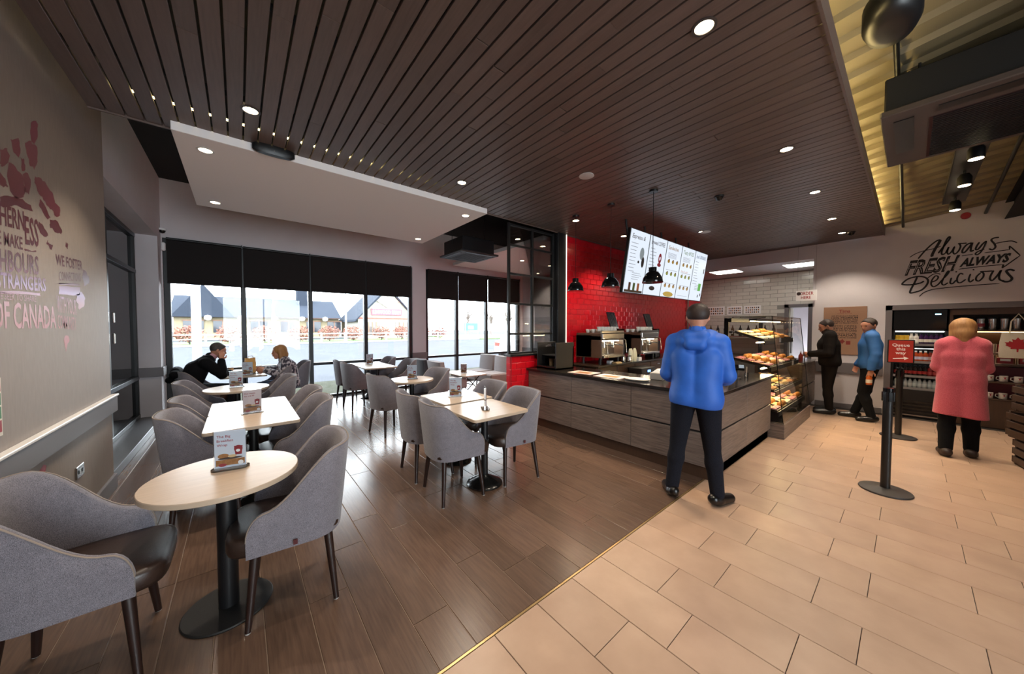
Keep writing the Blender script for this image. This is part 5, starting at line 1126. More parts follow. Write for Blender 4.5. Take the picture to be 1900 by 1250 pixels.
# ---------------------------------------------------------------- people: blended round-cone volumes meshed with surface nets
def nets(prims, h, cut=None, k0=.012):
    A = np.array([[*p[0]] for p in prims]); B = np.array([[*p[1]] for p in prims]); rm = max(max(p[2], p[3]) for p in prims)
    lo = np.minimum(A, B).min(0) - rm - 3 * h; hi = np.maximum(A, B).max(0) + rm + 3 * h
    n = np.ceil((hi - lo) / h).astype(int) + 1
    D = np.full(n, .2, np.float32)
    for p in prims:
        a, b, ra, rb = np.array(p[0], float), np.array(p[1], float), p[2], p[3]; k = p[4] if len(p) > 4 else k0
        m_ = max(ra, rb) + k + 3 * h
        i0 = np.maximum(0, np.floor((np.minimum(a, b) - m_ - lo) / h).astype(int)); i1 = np.minimum(n, np.ceil((np.maximum(a, b) + m_ - lo) / h).astype(int) + 1)
        g = [lo[q] + h * np.arange(i0[q], i1[q]) for q in range(3)]
        X, Y, Z = np.meshgrid(*g, indexing='ij'); ba = b - a; L2 = max(float(ba @ ba), 1e-9)
        t = np.clip(((X - a[0]) * ba[0] + (Y - a[1]) * ba[1] + (Z - a[2]) * ba[2]) / L2, 0, 1)
        d = np.sqrt((X - a[0] - t * ba[0]) ** 2 + (Y - a[1] - t * ba[1]) ** 2 + (Z - a[2] - t * ba[2]) ** 2) - (ra + (rb - ra) * t)
        S = D[i0[0]:i1[0], i0[1]:i1[1], i0[2]:i1[2]]
        hh = np.clip(.5 + .5 * (S - d) / k, 0, 1); D[i0[0]:i1[0], i0[1]:i1[1], i0[2]:i1[2]] = S * (1 - hh) + d * hh - k * hh * (1 - hh)
    if cut is not None:
        X, Y, Z = np.meshgrid(*[lo[q] + h * np.arange(n[q]) for q in range(3)], indexing='ij')
        for c_ in cut(X, Y, Z): D = np.maximum(D, c_.astype(np.float32))
    ins = D < 0
    c8 = [ins[i:n[0] - 1 + i, j:n[1] - 1 + j, k:n[2] - 1 + k] for i in (0, 1) for j in (0, 1) for k in (0, 1)]
    s8 = sum(c.astype(np.int8) for c in c8); act = (s8 > 0) & (s8 < 8)
    idx = -np.ones(act.shape, np.int64); cells = np.argwhere(act); idx[act] = np.arange(len(cells))
    acc = np.zeros((len(cells), 3)); cnt = np.zeros(len(cells))
    ci, cj, ck = cells.T
    for (o, ax) in [((0, j, k), 0) for j in (0, 1) for k in (0, 1)] + [((i, 0, k), 1) for i in (0, 1) for k in (0, 1)] + [((i, j, 0), 2) for i in (0, 1) for j in (0, 1)]:
        d0 = D[ci + o[0], cj + o[1], ck + o[2]]; e = [0, 0, 0]; e[ax] = 1; d1 = D[ci + o[0] + e[0], cj + o[1] + e[1], ck + o[2] + e[2]]
        x_ = (d0 < 0) != (d1 < 0); t = np.where(x_, d0 / np.where(d0 == d1, 1, d0 - d1), 0)
        P = np.stack([np.full(len(cells), float(o[q])) for q in range(3)], 1); P[:, ax] += t
        acc[x_] += P[x_]; cnt[x_] += 1
    V = lo + h * (cells + acc / np.maximum(cnt, 1)[:, None]); F = []
    for ax in range(3):
        e = [0, 0, 0]; e[ax] = 1; sl0 = tuple(slice(0, n[q] - e[q]) for q in range(3)); sl1 = tuple(slice(e[q], n[q]) for q in range(3))
        ch = ins[sl0] != ins[sl1]; E = np.argwhere(ch); fl = ins[sl0][ch]
        u, w = [q for q in range(3) if q != ax]; q4 = []
        for du, dw in ((-1, -1), (0, -1), (0, 0), (-1, 0)):
            C = E.copy(); C[:, u] += du; C[:, w] += dw; C = np.clip(C, 0, np.array(idx.shape) - 1); q4.append(idx[C[:, 0], C[:, 1], C[:, 2]])
        Q = np.stack(q4, 1); ok = (Q >= 0).all(1); Q = Q[ok]; fl = fl[ok]
        flip = fl if ax != 1 else ~fl
        Q[~flip] = Q[~flip][:, ::-1]; F.append(Q)
    return V, np.concatenate(F)
def nmesh(name, prims, h, m_, parent=None, cut=None, k0=.012):
    V, F = nets(prims, h, cut, k0); me = bpy.data.meshes.new(name); me.from_pydata(V.tolist(), [], F.tolist()); me.materials.append(m_); me.shade_smooth(); fix_normals(me)
    return link(name, me, parent)
V3 = lambda *a: np.array(a, float)
def unit(v): v = np.array(v, float); return v / np.linalg.norm(v)
def hand(w, d, n, side, curl=.5, s=1.0):
    """palm + four fingers + thumb; d pointing direction, n palm normal, side = +1 / -1 thumb side along lat"""
    d = unit(d); n = unit(n - d * np.dot(n, d)); lat = np.cross(d, n) * side; P = []
    for o in (-.024, -.008, .008, .024): P.append((w + lat * o * .5, w + d * .075 * s + lat * o * s, .018, .0125, .01))
    for o, L_ in ((-.027, .055), (-.009, .068), (.009, .074), (.027, .066)):
        a = w + d * .078 * s + lat * o * s; b = a + unit(d + n * curl * .6) * L_ * .55 * s; c = b + unit(d + n * curl * 2.2) * L_ * .5 * s
        P += [(a, b, .0095, .0088, .004), (b, c, .0088, .0078, .004)]
    a = w + d * .02 + lat * .022; b = a + unit(d * .7 + lat * .8 + n * .2) * .045; c = b + unit(d + lat * .2 + n * .3) * .032
    P += [(a, b, .0135, .0105, .006), (b, c, .0105, .009, .004)]
    return P
SKIN = mat('skin', 'c08a70', .5, c2='b47c64', scale=30); SKIN.node_tree.nodes['Principled BSDF'].inputs['Subsurface Weight'].default_value = .08
def person(label, J, wear, loc, rz, group=None):
    """J: joints in a local frame, x forward, y left"""
    J = {k: V3(*v) for k, v in J.items()}; f = unit(J['hdir']); H = J['head']; u = unit(V3(0, 0, 1) - f * f[2] * .9); s = np.cross(u, f)
    torso = []
    pel, che, nek = J['pel'], J['che'], J['nek']; sd = unit(J['shl'] - J['shr']); wst = pel * .5 + che * .5 + unit(nek - pel) * -.03
    w = wear.get('girth', 1.)
    for sg in (-1, 1):
        torso += [(pel + sd * .07 * sg * w, wst + sd * .055 * sg * w, .112 * w, .106 * w), (wst + sd * .055 * sg * w, che + sd * .075 * sg * w, .106 * w, .114 * w), (che + sd * .075 * sg * w, (J['shl'] if sg > 0 else J['shr']) * .55 + nek * .45, .108 * w, .066)]
    torso += [(J['shl'], J['shr'], .06, .06)]
    neck = [(nek - V3(0, 0, .02), H - u * .05 - f * .02, .058, .052)]
    headp = [(H - f * .022 + u * .03, H + f * .018 + u * .022, .088, .078), (H - f * .01 - u * .02, H + f * .03 - u * .03, .078, .062), (H + f * .035 - u * .06, H + f * .052 - u * .09, .05, .034),
             (H + f * .086 + u * .012, H + f * .104 - u * .022, .009, .0135, .012), (H + f * .088 - u * .056, H + f * .09 - u * .056, .016, .016, .012)]
    for sg in (-1, 1): headp += [(H + s * .08 * sg - f * .012 + u * .008, H + s * .084 * sg - f * .016 - u * .022, .016, .011, .006), (H + f * .074 + s * .03 * sg + u * .028, H + f * .07 + s * .045 * sg + u * .024, .012, .009, .01)]
    arms = {}; legs = {}
    for q in 'lr':
        sh, el_, wr = J['sh' + q], J['el' + q], J['wr' + q]
        arms[q] = [(sh, sh * .4 + el_ * .6, .058, .048), (sh * .4 + el_ * .6, el_, .048, .041), (el_, el_ * .6 + wr * .4, .043, .039), (el_ * .6 + wr * .4, wr, .039, .027)]
        hi, kn, an = J['hi' + q], J['kn' + q], J['an' + q]
        legs[q] = [(hi, kn, .088 * w, .055), (kn, kn * .65 + an * .35, .052, .052), (kn * .65 + an * .35, an, .052, .035)]
    feet = {q: [(J['an' + q] + V3(0, 0, -.035), J['to' + q], .043, .03), (J['an' + q] + V3(0, 0, -.04) - unit(J['to' + q] - J['an' + q]) * .05, J['an' + q] + V3(0, 0, -.04), .036, .04)] for q in 'lr'}
    hands = []
    for q, sg in (('l', 1), ('r', -1)):
        hd = J.get('hd' + q, J['wr' + q] - J['el' + q]); hn = J.get('hn' + q, V3(0, -sg, 0)); hands += hand(J['wr' + q], hd, hn, J.get('ths' + q, V3(1, 0, 0))[0] * (1 if q == 'l' else -1), wear.get('curl', .5))
    allp = torso + neck + headp + arms['l'] + arms['r'] + legs['l'] + legs['r'] + feet['l'] + feet['r'] + hands
    body = nmesh('person', allp, .0085, wear.get('skin', SKIN)); tag(body, label, 'person', group); body.location = loc; body.rotation_euler = (0, 0, rz)
    inf = lambda P, d, k=.012: [(p[0], p[1], p[2] + d, p[3] + d, k) for p in P]
    # top: torso and sleeves to the wrist
    t_in = wear.get('loose', .018); sl = []
    for q in 'lr': a = arms[q]; wr = a[3]; sl += inf(a[:3], t_in) + [(wr[0], wr[0] * .12 + wr[1] * .88, wr[2] + t_in, wr[3] + t_in, .02)]
    extra = wear.get('extra', []); top = inf(torso, t_in) + sl + extra + [(nek - V3(0, 0, .035), nek + unit(H - nek) * .015 + V3(0, 0, .01), .075, .068, .02)]
    hem = wear.get('hem')
    jk = nmesh(wear['topname'], top, .011, wear['top'], body, (lambda X, Y, Z: [hem - Z + .012 * np.sin(9 * Y)]) if hem is not None else None)
    if 'collar' in wear: nmesh('collar', [(nek + V3(0, 0, .0), nek + unit(H - nek) * .05, .076, .07)], .009, wear['collar'], jk, lambda X, Y, Z: [.058 - np.sqrt((X - nek[0] - .01) ** 2 + (Y - nek[1]) ** 2)])
    if 'hood' in wear: nmesh('hood', wear['hood'], .01, wear['top'], jk, None, .03)
    tr = []
    for q in 'lr': L_ = legs[q]; tr += inf(L_[:2], .016) + [(L_[2][0], L_[2][1] - (L_[2][1] - L_[2][0]) * .06, L_[2][2] + .014, L_[2][3] + wear.get('cuff', .022), .03)]
    tr += [(pel + sd * .07 * sg, wst + sd * .055 * sg, .122 * w, .116 * w) for sg in (-1, 1)]
    nmesh('trousers', tr, .011, wear['legs'], body, (lambda X, Y, Z: [Z - wear['waist']]) if 'waist' in wear else None)
    for q in 'lr':
        P = inf(feet[q], .011, .015) + ([(J['an' + q] + V3(0, 0, -.02), J['an' + q] * .75 + J['kn' + q] * .25, .05, .056)] if wear.get('boots') else [])
        sh_ = nmesh('shoe', P, .008, wear['shoes'], body, lambda X, Y, Z: [.004 - Z])
    # hair: cap above and behind a hairline
    hp = [(H - f * .024 + u * .036, H + f * .014 + u * .03, .094, .084)]
    ax = unit(-f * .82 + u * .57)
    if wear.get('long'):
        L_ = wear['long']; hp += [(H - f * .03 + u * .03, H - f * .055 - u * .06, .092, .075), (H - f * .05 - u * .05, H - f * .05 - u * L_, .078, .055)]
        for sg in (-1, 1): hp += [(H + s * .066 * sg + u * .03 - f * .01, H + s * .074 * sg - f * .015 - u * L_ * .9, .036, .030)]
        cut = lambda X, Y, Z: [((X - H[0]) * f[0] + (Y - H[1]) * f[1] + (Z - H[2]) * f[2]) - .055 - .35 * np.maximum(0, (X - H[0]) * u[0] + (Y - H[1]) * u[1] + (Z - H[2]) * u[2])]
    else: cut = lambda X, Y, Z: [-.012 + .006 * np.sin(X * 160) * np.sin(Y * 170) - ((X - H[0]) * ax[0] + (Y - H[1]) * ax[1] + (Z - H[2]) * ax[2])]
    nmesh('hair', hp, .008, wear['hair'], body, cut, .02)
    if wear.get('beard'):
        nmesh('beard', [(H + f * .03 - u * .055, H + f * .056 - u * .092, .056, .038)] + [(H + f * .02 + s * .055 * sg - u * .03, H + f * .05 + s * .03 * sg - u * .08, .022, .022) for sg in (-1, 1)], .007, wear['beard'], body, lambda X, Y, Z: [((X - H[0]) * u[0] + (Y - H[1]) * u[1] + (Z - H[2]) * u[2]) + .048 - .2 * np.maximum(0, .06 - ((X - H[0]) * f[0] + (Y - H[1]) * f[1] + (Z - H[2]) * f[2]))])
    for sg in (-1, 1):
        e = H + f * .0835 + s * .031 * sg + u * .006
        MB().lathe([(0, -.007), (.006, -.005), (.009, 0), (.006, .005), (0, .007)], 10).build('eye', mat('eye_dark', '2a1c18', .2), body, 60, tuple(e))
        MB().box(-.004, .004, -.014, .014, -.002, .002).build('eyebrow', wear['hair'], body, None, tuple(H + f * .088 + s * .031 * sg + u * .026), math.atan2(f[1], f[0]))
    MB().box(-.004, .004, -.02, .02, -.003, .003).build('mouth', mat('lips', '8c4a44', .5), body, None, tuple(H + f * .101 - u * .054), math.atan2(f[1], f[0]))
    return body, J
BLK = fabric('cloth_black', '08080a', '101014', 300, 0.); NAVY = fabric('trousers_dark_navy', '101118', '191a23', 300, 0.); BLUJ = mat('jacket_blue', '1f5fc0', .6, c2='1a52aa', scale=6, bump=.25, bscale=16); BLUJ2 = mat('jacket_mid_blue', '2c66a8', .65, c2='265a96', scale=6, bump=.2, bscale=18)
BRJ = fabric('jacket_black_brown', '0e0a09', '17110f', 300, 0.); PINKC = fabric('coat_pink', 'b04a58', 'c05c68', 260); DEN = fabric('denim', '1d3556', '2c4a74', 300)
SHOE = mat('shoe_black_leather', '0d0b0b', .28); HBR = mat('hair_brown', '2c1a12', .6, c2='1e110c', scale=60, stretch=(1, 1, .2), bump=.3); HGR = mat('hair_greying', '4a443f', .6, c2='2e2a27', scale=60, bump=.3); HBL = mat('hair_blonde', 'a5794a', .55, c2='8a6038', scale=60, stretch=(1, 1, .15), bump=.3)
def standing(**k):
    J = dict(pel=(0, 0, .95), che=(0, 0, 1.26), nek=(0, 0, 1.46), head=(.02, 0, 1.61), hdir=(1, 0, 0), shl=(0, .175, 1.40), shr=(0, -.175, 1.40), ell=(-.03, .25, 1.13), elr=(-.03, -.25, 1.13), wrl=(.10, .24, .92), wrr=(.10, -.24, .92),
             hil=(0, .09, .90), hir=(0, -.09, .90), knl=(.02, .10, .49), knr=(.02, -.10, .49), anl=(-.01, .11, .085), anr=(-.01, -.11, .085), tol=(.15, .13, .035), tor=(.15, -.13, .035)); J.update(k); return J
# customer in the bright blue jacket at the till, seen from behind
person('person in a bright blue hooded jacket standing at the counter with back turned', standing(che=(.02, 0, 1.29), nek=(.03, 0, 1.49), head=(.06, .0, 1.645), hdir=(1, .15, -.15), shl=(.01, .17, 1.42), shr=(.01, -.17, 1.42), ell=(.02, .235, 1.13), elr=(.04, -.235, 1.14), wrl=(.24, .22, 1.06), wrr=(.27, -.20, 1.06), hdl=(1, -.2, 0), hdr=(1, .2, 0), hnl=(0, 0, -1), hnr=(0, 0, -1),
       hil=(0, .095, .92), hir=(0, -.095, .92), knl=(.02, .14, .50), knr=(.03, -.13, .50), anl=(-.03, .18, .085), anr=(.0, -.18, .085), tol=(.10, .25, .035), tor=(.13, -.27, .035)),
       dict(top=BLUJ, topname='jacket', legs=NAVY, shoes=SHOE, hair=HBR, loose=.026, hem=.86, waist=1.0, girth=1.05, collar=BLUJ, hood=[((-.075, -.06, 1.475), (-.075, .06, 1.475), .05, .05), ((-.075, .06, 1.475), (.03, .105, 1.485), .048, .034), ((-.075, -.06, 1.475), (.03, -.105, 1.485), .048, .034), ((-.10, -.04, 1.41), (-.10, .04, 1.41), .052, .052)], extra=[((-.07, -.09, 1.44), (-.07, .09, 1.44), .055, .055, .05), ((.0, -.07, .9), (.0, .07, .9), .14, .14, .03)]), (3.16, 1.22, 0), R(16))
# man in the black-brown fleece by the counter
person('person with a beard in a black fleece standing at the far counter, hands together', standing(nek=(.02, 0, 1.44), head=(.06, 0, 1.575), hdir=(1, .12, -.35), che=(.02, 0, 1.24), ell=(.02, .27, 1.10), elr=(.02, -.27, 1.10), wrl=(.27, .06, 1.07), wrr=(.27, -.05, 1.05), hdl=(.8, -.5, 0), hdr=(.8, .5, 0), hnl=(0, -1, -.3), hnr=(0, 1, -.3), tol=(.17, .14, .035), tor=(.17, -.12, .035)),
       dict(top=BRJ, topname='fleece', legs=BRJ, shoes=SHOE, hair=HBR, beard=HBR, loose=.028, hem=.86, waist=1.0, girth=1.14, collar=BRJ), (8.24, .92, 0), R(97))
# man in the mid-blue soft-shell holding an orange bottle
pb_, J_ = person('person in a mid-blue zipped jacket holding an orange drink bottle', standing(nek=(.0, 0, 1.445), head=(.03, .015, 1.585), hdir=(.75, .75, -.22), ell=(-.03, .26, 1.12), elr=(-.02, -.26, 1.12), wrl=(.02, .27, .86), wrr=(.12, -.24, .90), hdl=(.15, 0, -1), hdr=(.3, 0, -1), hnl=(0, -1, 0), hnr=(0, 1, 0),
       knl=(.08, .10, .49), anl=(-.02, .13, .085), tol=(.13, .17, .035), knr=(.02, -.09, .49), anr=(.16, -.10, .085), tor=(.32, -.10, .035)),
       dict(top=BLUJ2, topname='jacket', legs=BLK, shoes=SHOE, hair=HBR, loose=.026, hem=.86, waist=1.0, curl=.9, collar=BLUJ2), (8.12, .42, 0), R(100))
ob = thing('juice_bottle', 'orange drink bottle held by the person in the mid-blue jacket', 'bottle', (0, 0, 0)); _w = Matrix.Rotation(R(100), 4, 'Z') @ Vector((.035, .262, .60)); ob.location = (8.12 + _w.x, .42 + _w.y, .63)
MB().lathe([(.033, 0), (.037, .008), (.037, .10), (.034, .12), (.015, .16), (.015, .175), (0, .175)], 18).build('bottle', mat('drink_orange', 'b8551c', .15, coat=.4), ob, 50); MB().lathe([(.0375, .03), (.0375, .085)], 18).build('label', mat('lab_orange', 'd8c8b0', .5), ob, 50); MB().cyl((0, 0, .175), (0, 0, .195), .017, n=12).build('cap', INKW, ob)
# woman in the pink coat
person('person in a long pink coat facing the merchandise shelves, back turned', standing(nek=(.0, 0, 1.40), head=(.03, .0, 1.54), hdir=(1, .1, -.1), che=(.0, 0, 1.21), shl=(0, .12, 1.345), shr=(0, -.12, 1.345), ell=(.02, .165, 1.08), elr=(.02, -.165, 1.08), wrl=(.22, .13, 1.04), wrr=(.22, -.13, 1.04), pel=(0, 0, .93), hdl=(1, -.3, 0), hdr=(1, .3, 0),
       knl=(.02, .09, .47), knr=(.08, -.09, .47), anl=(-.06, .10, .085), anr=(.08, -.10, .085), tol=(.09, .12, .035), tor=(.23, -.11, .035)),
       dict(top=PINKC, topname='coat', legs=BLK, shoes=mat('boot_brown', '2a1c18', .5), boots=True, hair=HBL, long=.13, loose=.026, hem=.50, waist=1.0, girth=.84, collar=PINKC, extra=[((0, .055, 1.0), (-.01, .075, .45), .12, .135, .03), ((0, -.055, 1.0), (-.01, -.075, .45), .12, .135, .03)]), (6.65, -.40, 0), R(3))
# seated couple
def seated(**k):
    J = dict(pel=(-.05, 0, .57), che=(-.02, 0, .88), nek=(.0, 0, 1.06), head=(.05, 0, 1.20), hdir=(1, 0, -.1), shl=(-.01, .17, 1.0), shr=(-.01, -.17, 1.0), ell=(.08, .24, .78), elr=(.08, -.24, .78), wrl=(.28, .10, .80), wrr=(.28, -.10, .80),
             hil=(.0, .09, .55), hir=(.0, -.09, .55), knl=(.40, .11, .54), knr=(.40, -.11, .54), anl=(.36, .11, .085), anr=(.36, -.11, .085), tol=(.52, .12, .035), tor=(.52, -.12, .035)); J.update(k); return J
person('person in a dark pullover seated by the window resting cheek on hand', seated(pel=(-.12, 0, .58), che=(-.03, 0, .88), nek=(.13, 0, 1.07), head=(.235, .0, 1.185), hdir=(1, .1, -.35), shl=(.07, .18, 1.0), shr=(.09, -.18, 1.0), elr=(.28, -.20, .80), wrr=(.275, -.115, 1.03), ell=(.25, .24, .80), wrl=(.38, .02, .80), hdr=(.05, .2, 1), hnr=(-.2, 1, 0), hdl=(.5, -1, 0), hnl=(0, 0, -1)),
       dict(top=BLK, topname='pullover', legs=NAVY, shoes=SHOE, hair=HGR, loose=.024, hem=.50, waist=.72, girth=1.08, collar=mat('collar_pink', 'b98a92', .7)), (-.50, 7.2, 0), 0)
FLOR = mat('top_floral', 'b8b0b6', .8, c2='34303e', scale=24, contrast=.12, detail=1)
person('person with blonde hair in a patterned top seated by the window', seated(che=(.0, 0, .86), nek=(.06, 0, 1.0), head=(.12, .0, 1.13), hdir=(1, -.05, -.1), shl=(.03, .155, .94), shr=(.03, -.155, .94), ell=(.10, .22, .74), elr=(.12, -.22, .78), wrl=(.33, .05, .82), wrr=(.33, -.04, .84), hdl=(1, -.4, .2), hdr=(1, .4, .2), hnl=(0, -1, 0), hnr=(0, 1, 0)),
       dict(top=FLOR, topname='blouse', legs=DEN, shoes=SHOE, hair=HBL, long=.12, loose=.02, hem=.5, waist=.72), (.66, 7.08, 0), R(180))
t = thing('coat', 'dark coat bundled over the back of the chair of the seated man', 'coat', (-.76, 7.22, .84)); nmesh('bundle', [((0, -.15, .0), (0, .12, .03), .06, .075), ((-.06, -.1, -.08), (-.05, .1, -.1), .05, .06), ((0, -.05, .05), (.02, .08, .06), .05, .04)], .012, BLK, t)
# ---------------------------------------------------------------- outside the windows
GZ = -.12
struct(MB().box(-60, 90, YF + .3, 160, GZ - .3, GZ).build('ground_asphalt', mat('asphalt_pale', '43454a', .95, spec=.05, c2='3b3d42', scale=.7, bump=.05)))
struct(MB().box(-.985, 7.3, YF + .3, YF + .42, GZ, GZ + .08).build('ground_paving', mat('paving_grey', '3c3b39', .8, c2='333230', scale=3)))
def gp(x, y, D):           # pixel direction at a given distance along Y
    return PY(x, y, D)
VERGE = mat('verge_gravel_grass', '26281c', .95, spec=.05, c2='3a3a33', scale=6, detail=8)
struct(MB().box(-2, 9.5, YF + .42, YF + 3.2, GZ, GZ + .03).build('ground_verge', VERGE))
D0 = 40.
struct(MB().box(-60, 26, D0 - 1.5, D0, GZ, GZ + .12, .02).build('ground_kerb', mat('kerb', '7a7a7a', .8)))
struct(MB().box(-60, 26, D0, D0 + 9, GZ, GZ + .10).build('ground_lawn', mat('lawn', '36501c', .95, c2='466026', scale=2, detail=8)))
# rail fence along the lawn
FW = mat('fence_white', 'a8a8a4', .6)
fe = thing('rail_fence', 'low white rail fence along the lawn across the road', 'fence', (0, D0 + .6, GZ + .1))
for i in range(24): MB().box(-30 + i * 2.3, -29.85 + i * 2.3, -.06, .06, 0, 1.0).build('post', FW, fe)
for z in (.45, .85): MB().box(-30, 23.5, -.03, .03, z, z + .09).build('rail', FW, fe)
# copper beech hedge: many small leaves in clumps
HED = mat('hedge_copper', '5a3228', .9, c2='7e5648', scale=3, rand=.15)
def leafball(name, cx, cy, cz, rx, ry, rz_, n, s, m_, seed, parent=None):
    rr = random.Random(seed); mb = MB()
    for i in range(n):
        while True:
            a, b, c = rr.uniform(-1, 1), rr.uniform(-1, 1), rr.uniform(-1, 1)
            if a * a + b * b + c * c < 1: break
        p = Vector((cx + a * rx, cy + b * ry, cz + c * rz_)); u = Vector((rr.uniform(-1, 1), rr.uniform(-1, 1), rr.uniform(-1, 1))).normalized(); w = u.orthogonal().normalized() * s * rr.uniform(.6, 1.3); u = u * s * rr.uniform(.6, 1.3)
        mb.add([p - u, p + w * .5, p + u, p - w * .5], [(0, 1, 2, 3)])
    o = mb.build(name, m_, parent, fix=False); return o
rr = random.Random(3)
for i in range(17):
    x = -24 + i * 2.9 + rr.uniform(-.5, .5)
    t = thing('hedge_shrub', 'copper-leaved hedge shrub behind the white rail fence', 'shrub', (x, D0 + 3.2 + rr.uniform(-.4, .4), GZ + .1), 0, 'copper hedge shrubs')
    o = leafball('foliage', 0, 0, .95, 1.2, .75, .85, 420, .15, HED, i, t); o['kind'] = 'stuff'; MB().cyl((0, 0, 0), (0, 0, .8), .06, n=8).build('stem', LEGM, t)
# farm-style pub building
SLATE = mat('slate_roof', '2e333d', .9, spec=.1, c2='282d36', scale=2, stretch=(1, 1, 6)); CREAM = mat('render_cream', '84785f', .85); BRICKR = mat('brick_red_trim', '8f4a40', .8)
D1 = 58.
pub = thing('pub_building', 'long cream single-storey building with a tall grey slate roof across the road', 'building', (0, D1, GZ))
x0, x1 = -6.2, 12.3
MB().box(x0, x1, 0, 12, 0, 3.1).build('wall', CREAM, pub)
rf = MB(); rf.prism([(-.6, 3.0), (12.6, 3.0), (6, 6.1)], x0 - .5, x1 + .3, 'x'); rf.build('roof', SLATE, pub)
rw = MB(); rw.prism([(-6.4, 3.0), (-.4, 3.0), (-3.4, 7.2)], -.9, 6, 'y'); o = rw.build('roof_gable', SLATE, pub)
MB().box(x0 - .4, x1, -.7, -.55, 2.95, 3.1).build('gutter', BRN, pub)
for i, xw in enumerate((-4.4, -1.6, 2.2, 5.6, 8.8, 11.6)):
    w = MB().box(xw - .95, xw + .95, -.1, 0, 1.0, 2.5).build('window', mat('pub_glass', '2a2e36', .1), pub); MB().box(xw - .06, xw + .06, -.16, -.1, 1.0, 2.5).build('glazing_bar', mat('bar_brown', '7a5a48', .6), w); MB().box(xw - 1.05, xw + 1.05, -.14, -.02, 2.5, 2.65).build('lintel', mat('bar_brown', '7a5a48', .6), w)
for xl in (-3.0, .3, 3.9, 7.2, 10.2): MB().lathe([(.0, 0), (.3, .1), (.38, .35), (.3, .6), (0, .7)], 12, (xl, -1.0, 2.55)).build('globe_lantern', mat('globe_white', 'f2f2f0', .4), pub, 60)
MB().box(7.2, 8.6, 4, 6, 5, 8.6).build('chimney', SLATE, pub)
# gabled wing with sign
wg = thing('pub_wing', 'white gabled wing with a red name board across the road', 'building', (17.6, D1 - 7, GZ))
MB().box(-4.3, 4.3, 0, 10, 0, 2.95).build('wall', mat('render_white', '948f85', .85), wg); g = MB(); g.prism([(-4.3, 2.95), (4.3, 2.95), (0, 7.6)], 0, 10, 'y'); g.build('gable', mat('render_white', '948f85', .85), wg)
for sg in (-1, 1):
    b = MB(); b.prism([(sg * 4.8, 2.5), (sg * 4.7, 2.8), (0, 7.9), (0, 7.5)], -.5, 10.4, 'y'); b.build('roof_verge', SLATE, wg)
MB().box(-4.3, 4.3, -.12, .02, 2.95, 3.12).build('string_course', BRICKR, wg)
for sg in (-1, 0, 1): MB().tube([(sg * 1.6, -.1, 5.6 if sg else 7.0), (0, -.1, 4.6)], .06, 6).build('timber_strut', mat('strut', '8a8078', .8), wg)
sb_ = MB().box(-2.5, 2.1, -.2, -.08, 3.5, 4.45).build('name_board', mat('board_maroon', '9a4650', .6), wg)
text('letters', 'LINWOOD FARM', (-.2, -.21, 3.72), (1, 0, 0), (0, 0, 1), .5, INKW, sb_, width=4.1, bold=.02, center=True)
for xw, w_ in ((-2.3, 1.1), (2.4, 1.3)):
    w = MB().box(xw - w_, xw + w_, -.1, 0, .6, 2.5).build('window', mat('pub_glass2', '5a5452', .1), wg)
    for q in (-.5, 0, .5): MB().box(xw + q * w_ - .07, xw + q * w_ + .07, -.16, -.1, .6, 2.5).build('glazing_bar', mat('bar_brown', '7a5a48', .6), w)
# pale post outside the first pane, lamp posts, car, trees
pp = thing('canopy_post', 'thick pale steel post standing outside the first window', 'post', (-.735, 10.3, GZ)); MB().cyl((0, 0, 0), (0, 0, 4.6), .082, n=24).build('shaft', mat('post_pale', '9aa0aa', .4), pp, 40); MB().cyl((0, 0, 0), (0, 0, .05), .18, n=24).build('foot_plate', STEEL, pp)
for i, (x, D, hgt, lb) in enumerate(((2.6, 39.2, 9, 'slim grey lamp post in front of the long building'), (9.0, 39.2, 9, 'slim grey lamp post before the building end'))):
    t = thing('lamp_post', lb, 'lamp post', (x, D, GZ)); MB().cyl((0, 0, 0), (0, 0, hgt), .11, .06, 10).build('pole', mat('galv', '9aa0a6', .5, .5), t, 40); MB().tube([(0, 0, hgt), (.2, 0, hgt + .2), (1.2, 0, hgt + .3)], .05, 6).build('arm', mat('galv', '9aa0a6', .5, .5), t)
TREEB = mat('bare_twigs', '6e625c', .9); EVG = mat('evergreen', '3e4c40', .9, rand=.1)
def baretree(x, D, h, label, seed):
    t = thing('bare_tree', label, 'tree', (x, D, GZ)); rr = random.Random(seed); MB().cyl((0, 0, 0), (0, 0, h * .45), .16, .1, 8).build('trunk', TREEB, t, 40); mb = MB()
    for i in range(46):
        a = rr.uniform(0, 6.28); l_ = h * rr.uniform(.2, .55); b = rr.uniform(.2, .9); z = h * rr.uniform(.3, .55); p = Vector((0, 0, z)); q = p + Vector((math.cos(a) * l_ * b, math.sin(a) * l_ * b, l_)); mb.cyl(p, q, .05, .015, 5)
        for k_ in range(3): e = q + Vector((rr.uniform(-.7, .7), rr.uniform(-.7, .7), rr.uniform(.1, .8))); mb.cyl(p.lerp(q, .6), e, .02, .008, 4)
    mb.build('branches', TREEB, t)
for i, (x, D, h) in enumerate(((40, 64, 7), (45, 62, 6.5), (42, 52, 6), (61, 58, 7.5))): baretree(x, D, h, ['bare winter tree just past the white wing', 'bare winter tree behind the green board', 'bare winter tree on the far lawn', 'bare winter tree at the edge of the car park'][i], i)
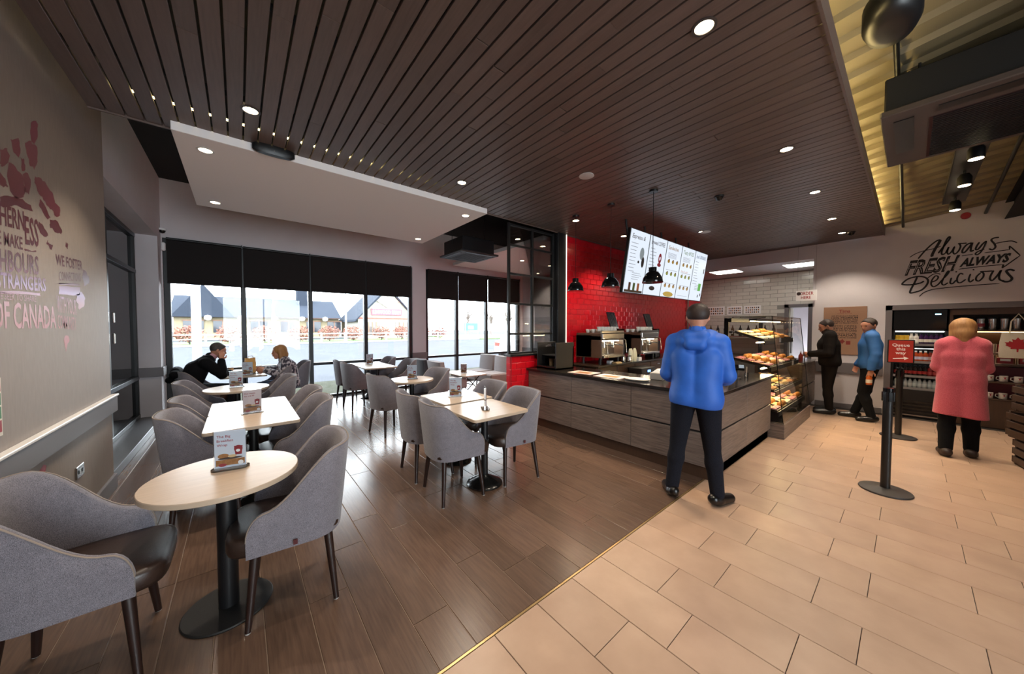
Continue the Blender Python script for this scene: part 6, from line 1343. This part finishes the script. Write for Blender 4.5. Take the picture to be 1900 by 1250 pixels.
for i, (x, D, h) in enumerate(((-17.5, 66, 8), (-20.5, 70, 9.5))):
    t = thing('evergreen_tree', 'dark evergreen tree behind the corner of the long building, ' + ('shorter' if i == 0 else 'taller'), 'tree', (x - 9, D + 9, GZ)); MB().cyl((0, 0, 0), (0, 0, h * .5), .2, n=8).build('trunk', TREEB, t); o = leafball('foliage', 0, 0, h * .58, 2.4, 2.2, h * .42, 900, .35, EVG, i, t); o['kind'] = 'stuff'
struct(MB().box(26, 90, 38, 60, GZ, GZ + .1).build('ground_far_lawn', mat('lawn', '6f8f3e', .95)))
gs = thing('notice_board', 'green and white notice board on posts across the car park', 'sign', (26.6, 41.5, GZ)); MB().box(-1.3, 1.3, -.04, .04, 1.2, 2.3).build('panel', mat('board_green', '3c7468', .6), gs); MB().box(-.6, .3, -.06, -.04, 1.4, 1.9).build('print', INKW, gs)
for sx in (-1, 1): MB().box(sx * 1.1 - .05, sx * 1.1 + .05, -.05, .05, 0, 2.3).build('post', FW, gs)
car = thing('parked_car', 'white car with red tail lamps parked outside the second window', 'car', (12.8, 14.2, GZ), R(20))
CARW = mat('car_white', 'd4d6da', .2, coat=.5)
pr = [(-2.1, .35), (-2.1, .75), (-1.95, .95), (-1.5, 1.0), (-.9, 1.42), (.5, 1.45), (1.2, 1.0), (1.95, .85), (2.1, .6), (2.1, .35)]
b = MB(); b.prism(pr, -.82, .82, 'y'); b.build('body', CARW, car, 30)
gl_ = MB(); gl_.prism([(-1.4, 1.02), (-.88, 1.36), (.45, 1.39), (1.05, 1.02)], -.83, .83, 'y'); gl_.build('windows', BLACKG, car)
for sx in (-1.3, 1.3):
    for sy in (-1, 1): w_ = MB().cyl((sx, sy * .68, .32), (sx, sy * .86, .32), .32, n=24).build('wheel', mat('tyre', '141414', .8), car, 40); MB().cyl((sx, sy * .855, .32), (sx, sy * .87, .32), .2, n=16).build('hub_cap', STEEL, w_)
for sy in (-1, 1): MB().box(-2.12, -2.06, sy * .62 - .15, sy * .62 + .15, .68, .88, .01).build('tail_lamp', emis('tail_red', (1, .05, .03, 1), 3.), car)
